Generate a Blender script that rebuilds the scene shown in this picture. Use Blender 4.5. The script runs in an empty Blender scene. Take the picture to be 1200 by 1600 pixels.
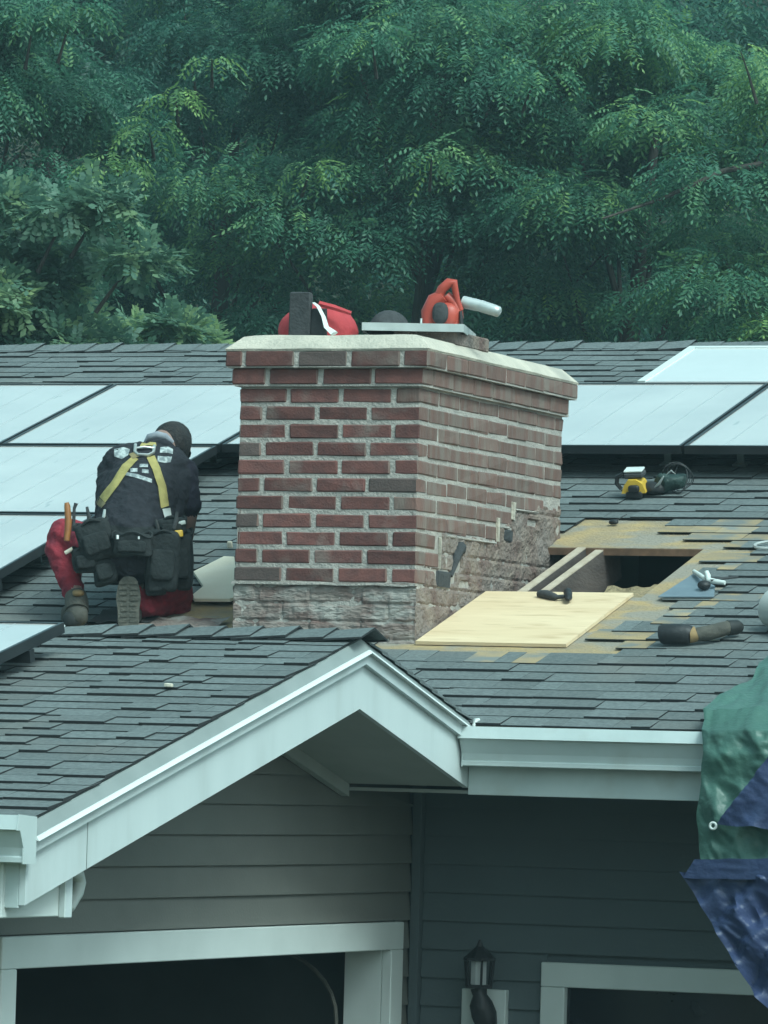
import bpy, bmesh, math, random
import numpy as np
from mathutils import Vector, Matrix, noise
from mathutils.bvhtree import BVHTree
random.seed(7); RNG = np.random.default_rng(7)
scene = bpy.context.scene
col = scene.collection
R_ = math.radians

# ------------------------------------------------------------------ camera
CAM = Vector((7.411572, -18.944361, -0.732641))
RT = Vector((0.929183, 0.368582, 0.027690))      # image right
UP = Vector((-0.007549, -0.055975, 0.998404))    # image up
FW = Vector((-0.369544, 0.927908, 0.049228))     # view direction
cam_data = bpy.data.cameras.new('camera')
cam_data.sensor_fit = 'HORIZONTAL'; cam_data.sensor_width = 36
cam_data.lens = 36 * 8500 / 1200
cam_data.clip_start = 0.5; cam_data.clip_end = 2000
cam = bpy.data.objects.new('camera', cam_data); col.objects.link(cam)
m = Matrix((RT, UP, -FW)).transposed().to_4x4(); m.translation = CAM
cam.matrix_world = m
scene.camera = cam

# ------------------------------------------------------------------ sky, sun, exposure
SUN_EL, SUN_AZ = R_(50), R_(124)                 # azimuth clockwise from +Y
world = bpy.data.worlds.new('World'); scene.world = world; world.use_nodes = True
nt = world.node_tree; nt.nodes.clear()
sky = nt.nodes.new('ShaderNodeTexSky'); sky.sky_type = 'NISHITA'; sky.sun_disc = False
sky.sun_elevation = SUN_EL; sky.sun_rotation = SUN_AZ; sky.dust_density = 4.0; sky.air_density = 1.0; sky.ozone_density = 1.0
hs = nt.nodes.new('ShaderNodeHueSaturation'); hs.inputs['Saturation'].default_value = 0.62
hs.inputs['Hue'].default_value = 0.45
bg = nt.nodes.new('ShaderNodeBackground'); bg.inputs['Strength'].default_value = 0.13
wo = nt.nodes.new('ShaderNodeOutputWorld')
nt.links.new(sky.outputs[0], hs.inputs['Color']); nt.links.new(hs.outputs[0], bg.inputs[0]); nt.links.new(bg.outputs[0], wo.inputs[0])
sd = bpy.data.lights.new('sun', 'SUN'); sd.energy = 1.5; sd.angle = R_(20); sd.color = (1.0, 0.99, 0.95)
sun = bpy.data.objects.new('sun', sd); col.objects.link(sun)
to_sun = Vector((math.sin(SUN_AZ) * math.cos(SUN_EL), math.cos(SUN_AZ) * math.cos(SUN_EL), math.sin(SUN_EL)))
sun.rotation_euler = (-to_sun).to_track_quat('-Z', 'Y').to_euler()
sun.location = (0, 0, 30)
vs = scene.view_settings
vs.view_transform = 'Standard'; vs.look = 'None'; vs.gamma = 1.0; vs.use_curve_mapping = False
vs.exposure = 0.60
vs.use_white_balance = True; vs.white_balance_temperature = 5500; vs.white_balance_tint = -18   # the phone's cool, slightly green balance

# ------------------------------------------------------------------ materials
def pm(name, c1, c2=None, scale=8, rough=.7, bump=0., bscale=None, metal=0., ior=1.45, rnd=0., attr=False, lo=.35, hi=.65, stretch=(1, 1, 1), c3=None, scale3=2., lo3=.5, hi3=.6, coat=0.):
    mt = bpy.data.materials.new(name); mt.use_nodes = True
    n = mt.node_tree.nodes; l = mt.node_tree.links
    b = n['Principled BSDF']; b.inputs['Roughness'].default_value = rough; b.inputs['Metallic'].default_value = metal
    b.inputs['IOR'].default_value = ior
    if coat: b.inputs['Coat Weight'].default_value = coat; b.inputs['Coat Roughness'].default_value = .1
    g = n.new('ShaderNodeNewGeometry')
    mp = n.new('ShaderNodeMapping'); mp.inputs['Scale'].default_value = stretch
    l.new(g.outputs['Position'], mp.inputs[0])
    def nz(s, d=5):
        t = n.new('ShaderNodeTexNoise'); t.inputs['Scale'].default_value = s; t.inputs['Detail'].default_value = d
        l.new(mp.outputs[0], t.inputs['Vector']); return t
    def ramp(src, a, bb, lo, hi):
        r = n.new('ShaderNodeMapRange'); r.inputs[1].default_value = lo; r.inputs[2].default_value = hi; l.new(src, r.inputs[0])
        mx = n.new('ShaderNodeMix'); mx.data_type = 'RGBA'; l.new(r.outputs[0], mx.inputs[0])
        for i, c in ((6, a), (7, bb)):
            if isinstance(c, tuple): mx.inputs[i].default_value = (*c, 1)
            else: l.new(c, mx.inputs[i])
        return mx.outputs[2]
    out = None
    if c2 is None: c2 = tuple(x * .82 for x in c1)
    out = ramp(nz(scale).outputs[0], c1, c2, lo, hi)
    if c3 is not None: out = ramp(nz(scale3, 3).outputs[0], out, c3, lo3, hi3)
    if rnd or attr:
        oi = n.new('ShaderNodeObjectInfo'); src = oi.outputs['Random']
        if attr:
            at = n.new('ShaderNodeAttribute'); at.attribute_name = 'tint'
            ad = n.new('ShaderNodeMath'); ad.operation = 'ADD'; l.new(src, ad.inputs[0]); l.new(at.outputs['Fac'], ad.inputs[1])
            fr = n.new('ShaderNodeMath'); fr.operation = 'FRACT'; l.new(ad.outputs[0], fr.inputs[0]); src = fr.outputs[0]
        r = n.new('ShaderNodeMapRange'); r.inputs[3].default_value = 1 - rnd; r.inputs[4].default_value = 1 + rnd; l.new(src, r.inputs[0])
        v = n.new('ShaderNodeVectorMath'); v.operation = 'SCALE'; l.new(out, v.inputs[0]); l.new(r.outputs[0], v.inputs['Scale']); out = v.outputs[0]
    l.new(out, b.inputs['Base Color'])
    if bump:
        bp = n.new('ShaderNodeBump'); bp.inputs['Strength'].default_value = bump; bp.inputs['Distance'].default_value = .02
        l.new(nz(bscale or scale * 3).outputs[0], bp.inputs['Height']); l.new(bp.outputs[0], b.inputs['Normal'])
    return mt

def leaf_mat(name, dark, mid, light):
    mt = bpy.data.materials.new(name); mt.use_nodes = True
    n = mt.node_tree.nodes; l = mt.node_tree.links; b = n['Principled BSDF']
    at = n.new('ShaderNodeAttribute'); at.attribute_name = 'tint'
    cr = n.new('ShaderNodeValToRGB'); e = cr.color_ramp.elements
    e[0].position = 0; e[0].color = (*dark, 1); e[1].position = 1; e[1].color = (*light, 1)
    x = e.new(.55); x.color = (*mid, 1)
    l.new(at.outputs['Fac'], cr.inputs[0]); l.new(cr.outputs[0], b.inputs['Base Color'])
    b.inputs['Roughness'].default_value = .5
    tr = n.new('ShaderNodeBsdfTranslucent'); l.new(cr.outputs[0], tr.inputs[0])
    mx = n.new('ShaderNodeMixShader'); mx.inputs[0].default_value = .48
    l.new(b.outputs[0], mx.inputs[1]); l.new(tr.outputs[0], mx.inputs[2])
    l.new(mx.outputs[0], n['Material Output'].inputs[0])
    return mt

MT = {}
MT['shingle'] = pm('shingle', (.160, .180, .180), (.108, .124, .126), 60, .9, .4, 240, rnd=.13, attr=True, c3=(.17, .165, .15), scale3=1.3, lo3=.52, hi3=.75)
MT['worn'] = pm('worn_shingle', (.38, .29, .155), (.28, .235, .165), 9, .9, .3, 120, rnd=.15, attr=True, c3=(.19, .20, .19), scale3=5, lo3=.47, hi3=.62, stretch=(1, 1.6, 1))
MT['shingle_edge'] = pm('shingle_edge', (.022, .024, .026), None, 40, .9)
MT['felt'] = pm('felt', (.04, .042, .044), (.06, .06, .06), 12, .9)
MT['deck'] = pm('deck', (.40, .295, .145), (.28, .23, .155), 6.5, .85, .5, 60, c3=(.27, .245, .20), scale3=4.1, lo3=.46, hi3=.58, stretch=(1, 1.6, 1))
MT['deck_edge'] = pm('deck_edge', (.24, .15, .10), (.14, .09, .06), 20, .8)
MT['white'] = pm('white_paint', (.57, .62, .62), (.53, .58, .58), 3, .45, .05, 60, c3=(.47, .51, .50), scale3=3, lo3=.56, hi3=.8, stretch=(2, 2, .5))
MT['gutter'] = pm('gutter_enamel', (.54, .60, .595), (.47, .53, .525), 4, .4, .03, 40, c3=(.46, .50, .48), scale3=7, lo3=.56, hi3=.8)
MT['flash_grey'] = pm('drip_edge_grey', (.24, .265, .26), (.20, .225, .22), 6, .6)
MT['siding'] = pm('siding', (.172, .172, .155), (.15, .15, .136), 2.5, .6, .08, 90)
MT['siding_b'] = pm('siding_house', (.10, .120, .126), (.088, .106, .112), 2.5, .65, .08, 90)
MT['soffit'] = pm('soffit', (.38, .40, .375), (.34, .36, .335), 5, .7)
MT['trim'] = pm('trim', (.62, .66, .64), (.56, .60, .58), 4, .55)
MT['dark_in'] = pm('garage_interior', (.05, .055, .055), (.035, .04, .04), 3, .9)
MT['mortar'] = pm('mortar', (.42, .385, .35), (.33, .305, .28), 14, .95, .5, 90, c3=(.29, .275, .25), scale3=4, lo3=.55, hi3=.75)
MT['brick'] = pm('brick', (.150, .064, .055), (.105, .050, .046), 22, .9, .22, 120, rnd=.26, c3=(.20, .165, .145), scale3=7, lo3=.54, hi3=.78)
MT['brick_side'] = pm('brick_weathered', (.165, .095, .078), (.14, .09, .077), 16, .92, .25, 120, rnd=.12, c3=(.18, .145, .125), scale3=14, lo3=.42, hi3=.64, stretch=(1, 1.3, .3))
MT['brick_grey'] = pm('brick_grey', (.110, .080, .073), (.09, .068, .063), 22, .9, .22, 120, rnd=.22)
MT['parge'] = pm('parge', (.25, .205, .17), (.135, .09, .078), 9, .95, .8, 60, c3=(.21, .175, .155), scale3=3.4, lo3=.45, hi3=.6)
MT['parge_front'] = pm('parge_front', (.27, .235, .21), (.14, .09, .08), 8, .95, .8, 50, c3=(.33, .31, .285), scale3=9, lo3=.47, hi3=.62, stretch=(.6, 1, 1.6))
MT['crown'] = pm('crown', (.54, .49, .41), (.42, .39, .33), 7, .9, .4, 60, c3=(.33, .31, .27), scale3=3, lo3=.55, hi3=.75)
MT['ply'] = pm('plywood', (.70, .56, .37), (.62, .48, .30), 3.2, .75, .1, 60, stretch=(.8, 4.5, 4.5), c3=(.50, .37, .22), scale3=5.5, lo3=.56, hi3=.74)
MT['ply_pale'] = pm('plywood_pale', (.84, .77, .63), (.80, .72, .57), 6, .75, .1, 60)
MT['lumber'] = pm('lumber', (.095, .075, .068), (.065, .052, .048), 18, .8, .2, 80, stretch=(1, .3, 1))
MT['lumber_top'] = pm('lumber_pale', (.50, .43, .34), (.40, .33, .25), 16, .8, .2, 60)
MT['insul'] = pm('insulation', (.33, .27, .16), (.22, .18, .11), 30, .95, 1.0, 40)
MT['frame_dark'] = pm('panel_frame', (.05, .055, .06), (.04, .045, .05), 8, .35, metal=.6)
MT['frame_light'] = pm('panel_frame_silver', (.30, .33, .33), None, 8, .35, metal=.7)
MT['maroon'] = pm('skylight_frame_maroon', (.09, .055, .075), None, 8, .5)
MT['black'] = pm('black_plastic', (.014, .015, .017), (.024, .025, .027), 20, .5, .15, 60)
MT['blackcloth'] = pm('black_cloth', (.014, .015, .021), (.022, .023, .030), 30, .9, .4, 60)
MT['navy'] = pm('shirt_sleeve_dark', (.014, .013, .024), (.02, .019, .032), 30, .9, .4, 60)
MT['red_pants'] = pm('red_trousers', (.26, .024, .040), (.13, .015, .030), 18, .85, .5, 40)
MT['skin'] = pm('skin', (.30, .21, .18), (.26, .17, .14), 20, .55)
MT['hair'] = pm('dark_cap', (.015, .015, .017), (.03, .028, .027), 50, .8, .5, 120)
MT['collar'] = pm('pale_collar', (.30, .32, .36), (.24, .26, .30), 20, .8)
MT['strap'] = pm('harness_webbing', (.42, .36, .13), (.34, .29, .10), 30, .8, .3, 200)
MT['strap_dull'] = pm('harness_webbing_worn', (.24, .20, .10), None, 30, .8)
MT['print'] = pm('shirt_print', (.46, .50, .50), (.22, .25, .26), 55, .9, lo=.42, hi=.55)
MT['steel'] = pm('bright_steel', (.65, .67, .66), (.5, .52, .5), 20, .35, metal=.6)
MT['leather'] = pm('tool_belt_leather', (.012, .015, .016), (.020, .024, .025), 14, .85, .5, 40)
MT['boot'] = pm('boot', (.095, .09, .075), (.06, .058, .05), 16, .85, .3, 50)
MT['sole'] = pm('boot_sole', (.125, .12, .10), (.08, .08, .068), 25, .85, .4, 60)
MT['boot_dark'] = pm('boot_dark', (.022, .024, .024), None, 20, .6)
MT['tan'] = pm('tan_leather', (.30, .21, .10), (.22, .15, .07), 20, .8)
MT['orange_wood'] = pm('hammer_handle_wood', (.30, .13, .035), (.22, .09, .03), 30, .5)
MT['yellow'] = pm('tool_yellow', (.62, .42, .05), (.52, .34, .04), 20, .45)
MT['redplastic'] = pm('red_plastic', (.42, .075, .05), (.34, .055, .04), 12, .42)
MT['redcloth'] = pm('red_cloth', (.42, .05, .06), (.34, .04, .05), 14, .8, .2, 40)
MT['charcoal'] = pm('charcoal_cloth', (.04, .042, .045), (.055, .057, .06), 30, .9, .3, 80)
MT['silver'] = pm('galvanised', (.55, .58, .57), (.45, .48, .47), 15, .4, metal=.4)
MT['blue_metal'] = pm('bluish_flashing', (.20, .25, .29), (.17, .21, .25), 9, .5, metal=.2)
MT['greyplastic'] = pm('grey_plastic', (.42, .44, .43), (.36, .38, .37), 9, .6)
MT['tarp_green'] = pm('tarp_green', (.072, .140, .112), (.058, .112, .092), 6, .42, .25, 40)
MT['tarp_blue'] = pm('tarp_blue', (.040, .055, .13), (.032, .045, .105), 6, .45, .25, 40)
MT['bag_green'] = pm('bag_green', (.022, .042, .038), (.035, .06, .054), 30, .55, .4, 60)
MT['enamel'] = pm('white_enamel', (.68, .71, .70), (.63, .66, .65), 5, .4)
MT['bark'] = pm('bark', (.075, .065, .055), (.045, .04, .035), 9, .95, .8, 30, stretch=(1, 1, .3))
MT['ground'] = pm('grass_ground', (.055, .075, .03), (.075, .07, .04), 1.5, .95, .4, 8)
MT['hill'] = pm('forest_floor', (.02, .032, .018), (.03, .03, .018), .8, .95, .5, 3)
MT['drive'] = pm('driveway_asphalt', (.055, .055, .055), (.045, .045, .045), 20, .9, .3, 120)
MT['glassdark'] = pm('window_glass', (.012, .014, .018), None, 3, .12, ior=1.5)
MT['lampglass'] = pm('lamp_glass', (.42, .44, .44), (.36, .38, .38), 8, .35)
MT['chip'] = pm('wood_chip', (.62, .58, .48), (.5, .45, .36), 20, .8)
MT['leafA'] = leaf_mat('leaf_compound', (.034, .092, .070), (.098, .222, .138), (.34, .50, .15))
MT['leafB'] = leaf_mat('leaf_broad', (.056, .115, .090), (.145, .245, .170), (.42, .54, .24))
MT['leafC'] = leaf_mat('leaf_dark', (.028, .080, .066), (.070, .172, .118), (.32, .48, .15))

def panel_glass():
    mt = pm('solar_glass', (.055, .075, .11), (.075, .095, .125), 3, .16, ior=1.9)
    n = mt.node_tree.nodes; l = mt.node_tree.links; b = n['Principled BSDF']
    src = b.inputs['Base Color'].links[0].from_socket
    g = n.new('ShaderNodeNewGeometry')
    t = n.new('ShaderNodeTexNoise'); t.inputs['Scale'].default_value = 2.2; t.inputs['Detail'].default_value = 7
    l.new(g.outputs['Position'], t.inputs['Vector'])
    # dust film, whitened to put the bright sky's reflection into the colour
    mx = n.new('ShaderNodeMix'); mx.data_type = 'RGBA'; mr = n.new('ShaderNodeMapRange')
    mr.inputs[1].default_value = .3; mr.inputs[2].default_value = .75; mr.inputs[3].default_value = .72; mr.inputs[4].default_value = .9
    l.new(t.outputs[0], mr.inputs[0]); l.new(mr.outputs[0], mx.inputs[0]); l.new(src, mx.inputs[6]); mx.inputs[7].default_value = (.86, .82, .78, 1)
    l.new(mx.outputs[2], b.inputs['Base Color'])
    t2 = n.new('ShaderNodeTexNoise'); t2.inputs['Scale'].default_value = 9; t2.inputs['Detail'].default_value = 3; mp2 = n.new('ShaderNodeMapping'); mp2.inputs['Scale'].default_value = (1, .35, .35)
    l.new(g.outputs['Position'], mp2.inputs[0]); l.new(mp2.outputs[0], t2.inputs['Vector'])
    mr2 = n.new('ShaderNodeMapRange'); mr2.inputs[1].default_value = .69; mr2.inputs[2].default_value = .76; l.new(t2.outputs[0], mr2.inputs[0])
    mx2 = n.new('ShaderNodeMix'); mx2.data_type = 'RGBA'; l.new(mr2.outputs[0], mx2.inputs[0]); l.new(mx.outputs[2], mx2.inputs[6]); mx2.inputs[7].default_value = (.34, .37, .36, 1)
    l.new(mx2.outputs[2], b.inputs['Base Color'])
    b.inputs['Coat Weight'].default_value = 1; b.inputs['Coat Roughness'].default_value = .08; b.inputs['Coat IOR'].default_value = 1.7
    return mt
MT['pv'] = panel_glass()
MT['cell_line'] = pm('cell_busbar', (.40, .43, .45), None, 8, .3)
MT['skyglass'] = pm('skylight_glass', (.86, .85, .83), (.82, .81, .79), 3, .12, ior=1.9, coat=1.)

# ------------------------------------------------------------------ mesh helpers
class MB:
    def __init__(s): s.v = []; s.f = []; s.m = []
    def add(s, vs_, fs, m=0, M=None):
        o = len(s.v)
        for p in vs_:
            p = Vector(p); s.v.append(tuple(M @ p) if M else tuple(p))
        for i, f in enumerate(fs): s.f.append(tuple(o + k for k in f)); s.m.append(m[i] if isinstance(m, list) else m)
        return s
    def box(s, x0, x1, y0, y1, z0, z1, m=0, M=None):
        return s.add([(x0, y0, z0), (x1, y0, z0), (x1, y1, z0), (x0, y1, z0), (x0, y0, z1), (x1, y0, z1), (x1, y1, z1), (x0, y1, z1)],
                     [(0, 3, 2, 1), (4, 5, 6, 7), (0, 1, 5, 4), (1, 2, 6, 5), (2, 3, 7, 6), (3, 0, 4, 7)], m, M)
    def chbox(s, x0, x1, y0, y1, z0, z1, c=.004, j=0., m=0, M=None):
        V = []; idx = {}
        B = ((x0, x1), (y0, y1), (z0, z1))
        for i in (0, 1):
            for jj in (0, 1):
                for k in (0, 1):
                    s_ = (i, jj, k)
                    for ax in range(3):
                        p = []
                        for a in range(3):
                            q = B[a][s_[a]]
                            if a != ax: q += c * (1 if s_[a] == 0 else -1)
                            p.append(q + random.uniform(-j, j))
                        idx[(s_, ax)] = len(V); V.append(tuple(p))
        F = []
        for ax in range(3):
            a, b = [(1, 2), (2, 0), (0, 1)][ax]
            for side in (0, 1):
                q = []
                for (u, w) in ((0, 0), (1, 0), (1, 1), (0, 1)):
                    t = [0, 0, 0]; t[ax] = side; t[a] = u; t[b] = w; q.append(idx[(tuple(t), ax)])
                F.append(tuple(q if side else q[::-1]))
        for ax in range(3):                        # edges along ax
            a, b = [(1, 2), (2, 0), (0, 1)][ax]
            for u in (0, 1):
                for w in (0, 1):
                    t0 = [0, 0, 0]; t0[a] = u; t0[b] = w; t1 = list(t0); t1[ax] = 1; t0, t1 = tuple(t0), tuple(t1)
                    q = [idx[(t0, a)], idx[(t1, a)], idx[(t1, b)], idx[(t0, b)]]
                    F.append(tuple(q if (u == w) == False else q[::-1]))
        for i in (0, 1):
            for jj in (0, 1):
                for k in (0, 1):
                    t = (i, jj, k); q = [idx[(t, 0)], idx[(t, 1)], idx[(t, 2)]]
                    F.append(tuple(q if (i + jj + k) % 2 else q[::-1]))
        return s.add(V, F, m, M)
    def tube(s, pts, r, n=8, m=0, cap=True, flat=None):
        pts = [Vector(p) for p in pts]; k = len(pts)
        rr = r if isinstance(r, (list, tuple)) else [r] * k
        V = []; up = None
        for i, p in enumerate(pts):
            t = (pts[min(i + 1, k - 1)] - pts[max(i - 1, 0)]).normalized()
            if up is None:
                up = Vector((0, 0, 1)) if abs(t.z) < .9 else Vector((1, 0, 0))
            a = t.cross(up).normalized(); b = a.cross(t).normalized(); up = b
            for j in range(n):
                th = 2 * math.pi * j / n
                V.append(p + (a * math.cos(th) + b * math.sin(th) * (flat or 1)) * rr[i])
        F = []
        for i in range(k - 1):
            for j in range(n):
                j2 = (j + 1) % n
                F.append((i * n + j, i * n + j2, (i + 1) * n + j2, (i + 1) * n + j))
        if cap: F.append(tuple(range(n))[::-1]); F.append(tuple((k - 1) * n + j for j in range(n)))
        return s.add(V, F, m)
    def prism(s, poly, off, m=0):
        """poly: list of 3-D points, off: extrusion vector"""
        n = len(poly); off = Vector(off); P = [Vector(p) for p in poly]
        return s.add(P + [p + off for p in P], [tuple(range(n))[::-1], tuple(range(n, 2 * n))] + [(i, (i + 1) % n, n + (i + 1) % n, n + i) for i in range(n)], m)
    def sellip(s, c, ax, e1=1., e2=1., nu=16, nv=10, m=0, jit=0.):
        """superellipsoid; ax three half-axis vectors"""
        c = Vector(c); A = [Vector(a) for a in ax]
        def pw(x, e): return math.copysign(abs(x) ** e, x)
        V = []
        for i in range(nv + 1):
            ph = -math.pi / 2 + math.pi * i / nv
            for j in range(nu):
                th = 2 * math.pi * j / nu
                q = (pw(math.cos(ph), e1) * pw(math.cos(th), e2), pw(math.cos(ph), e1) * pw(math.sin(th), e2), pw(math.sin(ph), e1))
                p = c + A[0] * q[0] + A[1] * q[1] + A[2] * q[2]
                if jit: p += Vector(noise.noise_vector(p * 14)) * jit
                V.append(p)
        F = [(i * nu + j, i * nu + (j + 1) % nu, (i + 1) * nu + (j + 1) % nu, (i + 1) * nu + j) for i in range(nv) for j in range(nu)]
        return s.add(V, F, m)
    def build(s, name, mats, parent=None, smooth=False, kind=None):
        me = bpy.data.meshes.new(name); me.from_pydata(s.v, [], s.f)
        mats = mats if isinstance(mats, (list, tuple)) else [mats]
        for k in mats: me.materials.append(MT[k])
        me.polygons.foreach_set('material_index', s.m)
        if smooth:
            me.polygons.foreach_set('use_smooth', [True] * len(me.polygons))
        me.validate(); me.update()
        bm = bmesh.new(); bm.from_mesh(me); bmesh.ops.recalc_face_normals(bm, faces=bm.faces); bm.to_mesh(me); bm.free()
        if smooth: me.set_sharp_from_angle(angle=R_(50))
        return link(name, me, parent, kind=kind)

def wm(o):
    if o.parent: return wm(o.parent) @ o.matrix_parent_inverse @ o.matrix_basis
    return o.matrix_basis.copy()
def link(name, me, parent=None, basis=None, kind=None):
    o = bpy.data.objects.new(name, me); col.objects.link(o)
    if parent: o.parent = parent; o.matrix_parent_inverse = wm(parent).inverted()
    if basis is not None: o.matrix_basis = basis
    if kind: o['kind'] = kind
    return o
def tag(o, label, cat, group=None):
    o['label'] = label; o['category'] = cat
    if group: o['group'] = group
    return o
def thing(name, loc, label, cat, group=None):
    o = bpy.data.objects.new(name, None); col.objects.link(o); o.empty_display_size = .1
    o.matrix_basis = Matrix.Translation(Vector(loc))
    return tag(o, label, cat, group)
def project(P):
    d = Vector(P) - CAM; w = d.dot(FW)
    return 600 + 8500 * d.dot(RT) / w, 800 - 8500 * d.dot(UP) / w

# ------------------------------------------------------------------ geometry constants (metres; chimney front right corner = origin)
GZ = -3.5
P = 0.2926; ZB = -0.2203                      # main roof pitch, height at Y = 0
G = 0.2402                                    # garage roof pitch
GY, GZR, GX = -2.083, -0.262, 0.609           # garage ridge Y, Z, rake plane X
sp, cp, tp = math.sin(P), math.cos(P), math.tan(P)
def roof(X, Y, h=0.):                         # point above the main roof: Y measured horizontally at h = 0
    return Vector((X, Y - h * sp, ZB + Y * tp + h * cp))
def roofM(X, Y, h=0., rz=0.):
    return Matrix.Translation(roof(X, Y, h)) @ Matrix.Rotation(P, 4, 'X') @ Matrix.Rotation(rz, 4, 'Z')
EAVE_Y, RIDGE_Y = -1.03, 5.16
CW, CD = .736, 1.585

# ------------------------------------------------------------------ ground, hill
g = MB(); n = 24
V = []; F = []
for i in range(n + 1):
    for j in range(n + 1):
        V.append(((i / n - .5) * 900, (j / n - .5) * 900, GZ))
for i in range(n):
    for j in range(n): F.append((i * (n + 1) + j, (i + 1) * (n + 1) + j, (i + 1) * (n + 1) + j + 1, i * (n + 1) + j + 1))
g.add(V, F); o = g.build('ground', 'ground'); o['kind'] = 'structure'
g = MB(); g.add([(.3, -4.2, GZ + .004), (9, -5.5, GZ + .004), (9, -.9, GZ + .004), (.3, -.9, GZ + .004)], [(0, 1, 2, 3)])
o = g.build('driveway', 'drive'); o['kind'] = 'structure'
RH = Vector((RT.x, RT.y, 0)).normalized(); FH = Vector((FW.x, FW.y, 0)).normalized()
def GP(a, b, z=GZ): q = CAM + RH * a + FH * b; return Vector((q.x, q.y, z))
def hill_h(b): return GZ + max(0, b - 54) * .62
g = MB(); V = []; F = []; na, nb = 40, 14
for i in range(na + 1):
    for j in range(nb + 1):
        a = (i / na - .5) * 120; b = 52 + j * 2.4
        V.append(GP(a, b, hill_h(b) - (.3 if j == 0 else 0) + noise.noise(Vector((a * .2, b * .2, 0))) * .6))
for i in range(na):
    for j in range(nb): F.append((i * (nb + 1) + j, (i + 1) * (nb + 1) + j, (i + 1) * (nb + 1) + j + 1, i * (nb + 1) + j + 1))
g.add(V, F); o = g.build('hill', 'hill', smooth=True); o['kind'] = 'structure'

# ------------------------------------------------------------------ house
house = thing('house', (0, 0, GZ), 'grey sided house with dark shingle roof, white trim and open garage gable', 'house')
HX0, HX1 = -7.0, 4.2
HOLE = (-.02, .655, .70, 1.44)                  # X0 X1 Y0 Y1 of the opening cut in the roof

def slab(mb, X0, X1, Y0, Y1, h0, h1, m=0):
    a = [roof(X0, Y0, h0), roof(X1, Y0, h0), roof(X1, Y1, h0), roof(X0, Y1, h0), roof(X0, Y0, h1), roof(X1, Y0, h1), roof(X1, Y1, h1), roof(X0, Y1, h1)]
    mb.add(a, [(0, 3, 2, 1), (4, 5, 6, 7), (0, 1, 5, 4), (1, 2, 6, 5), (2, 3, 7, 6), (3, 0, 4, 7)], m)
mb = MB()
T0, T1 = -.022, 0.
slab(mb, HX0, HX1, EAVE_Y, HOLE[2], T0, T1)
slab(mb, HX0, HX1, HOLE[3], RIDGE_Y, T0, T1)
slab(mb, HX0, HOLE[0], HOLE[2], HOLE[3], T0, T1)
slab(mb, HOLE[1], HX1, HOLE[2], HOLE[3], T0, T1)
main_roof = mb.build('main_roof', 'deck', house)
mb = MB()                                      # rough sawn rim of the opening
for (a0, a1, b0, b1) in ((HOLE[0], HOLE[1], HOLE[3], HOLE[3] + .012), (HOLE[1], HOLE[1] + .012, HOLE[2], HOLE[3])):
    slab(mb, a0, a1, b0 - .004, b1, -.03, -.002)
mb.build('opening_edge', 'deck_edge', main_roof)
mb = MB()                                      # rear slope so that the ridge has a back
rz = ZB + RIDGE_Y * tp
mb.add([(HX0, RIDGE_Y, rz), (HX1, RIDGE_Y, rz), (HX1, RIDGE_Y + 5, rz - 5 * tp), (HX0, RIDGE_Y + 5, rz - 5 * tp),
        (HX0, RIDGE_Y, rz - .03), (HX1, RIDGE_Y, rz - .03), (HX1, RIDGE_Y + 5, rz - 5 * tp - .03), (HX0, RIDGE_Y + 5, rz - 5 * tp - .03)],
       [(0, 1, 2, 3), (4, 7, 6, 5), (0, 4, 5, 1), (1, 5, 6, 2), (2, 6, 7, 3), (3, 7, 4, 0)])
mb.build('rear_roof', 'shingle', house)

# --- shingles -------------------------------------------------------------
WID = (.07, .095, .12, .155, .19, .24)
def sh_mesh(w, T):
    L = .17; b = .004
    v = [(-w / 2, 0, b), (w / 2, 0, b), (w / 2, L, -.001), (-w / 2, L, -.001), (-w / 2, 0, b + T), (w / 2, 0, b + T), (w / 2, L, .003), (-w / 2, L, .003)]
    f = [(4, 5, 6, 7), (0, 1, 5, 4), (1, 2, 6, 5), (3, 0, 4, 7), (0, 3, 2, 1)]
    return v, f, [0, 1, 1, 1, 1]
SH = {}
for i, w in enumerate(WID):
    for T in (.004, .0041, .0095):
        v, f, mi = sh_mesh(w - .0008, T)
        me = bpy.data.meshes.new('shingle'); me.from_pydata(v, [], f); me.materials.append(MT['worn' if T == .0041 else 'shingle']); me.materials.append(MT['shingle_edge'])
        me.polygons.foreach_set('material_index', mi); me.update(); SH[(i, T)] = (me, v, f, mi)

def strip_edge(Y):                             # right limit of the stripped area, by row
    pts = ((-.30, .35), (-.19, .72), (-.05, .80), (.11, .93), (.45, .88), (.75, .93), (1.2, .82), (1.5, .80), (1.75, .62), (1.9, .56))
    for (y0, x0), (y1, x1) in zip(pts, pts[1:]):
        if y0 <= Y <= y1: return x0 + (x1 - x0) * (Y - y0) / (y1 - y0)
    return -99
recs = []                                      # (roof id, matrix, mesh key, tint, area)
def add_course(fam, Mfun, x0, x1, s0, skip):
    x = x0 + random.uniform(-.2, 0)
    while x < x1:
        i = random.randrange(len(WID)); w = WID[i]; sx = 1.
        if x + w > x1 - .05: sx = (x1 - x) / w; w = x1 - x
        xc = x + w / 2
        if not skip(xc, w):
            T = .0095 if random.random() < .45 else .004
            M = Mfun(xc, s0 + random.uniform(-.004, .004)) @ Matrix.Rotation(random.uniform(-.018, .018), 4, 'Z') @ Matrix.Rotation(random.uniform(-.016, .004), 4, 'X') @ Matrix.Diagonal((sx, 1, 1, 1))
            worn = fam == 'main' and xc < strip_edge(s0 + .06) + random.uniform(.0, .28) and -.30 < s0 < 1.85 and xc > .3
            recs.append((fam, M, (i, .0041 if worn and random.random() < .75 else T), random.random()))
        x += w
EXP = .118
row = 0; Y = EAVE_Y - .03
random.seed(3)
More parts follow.
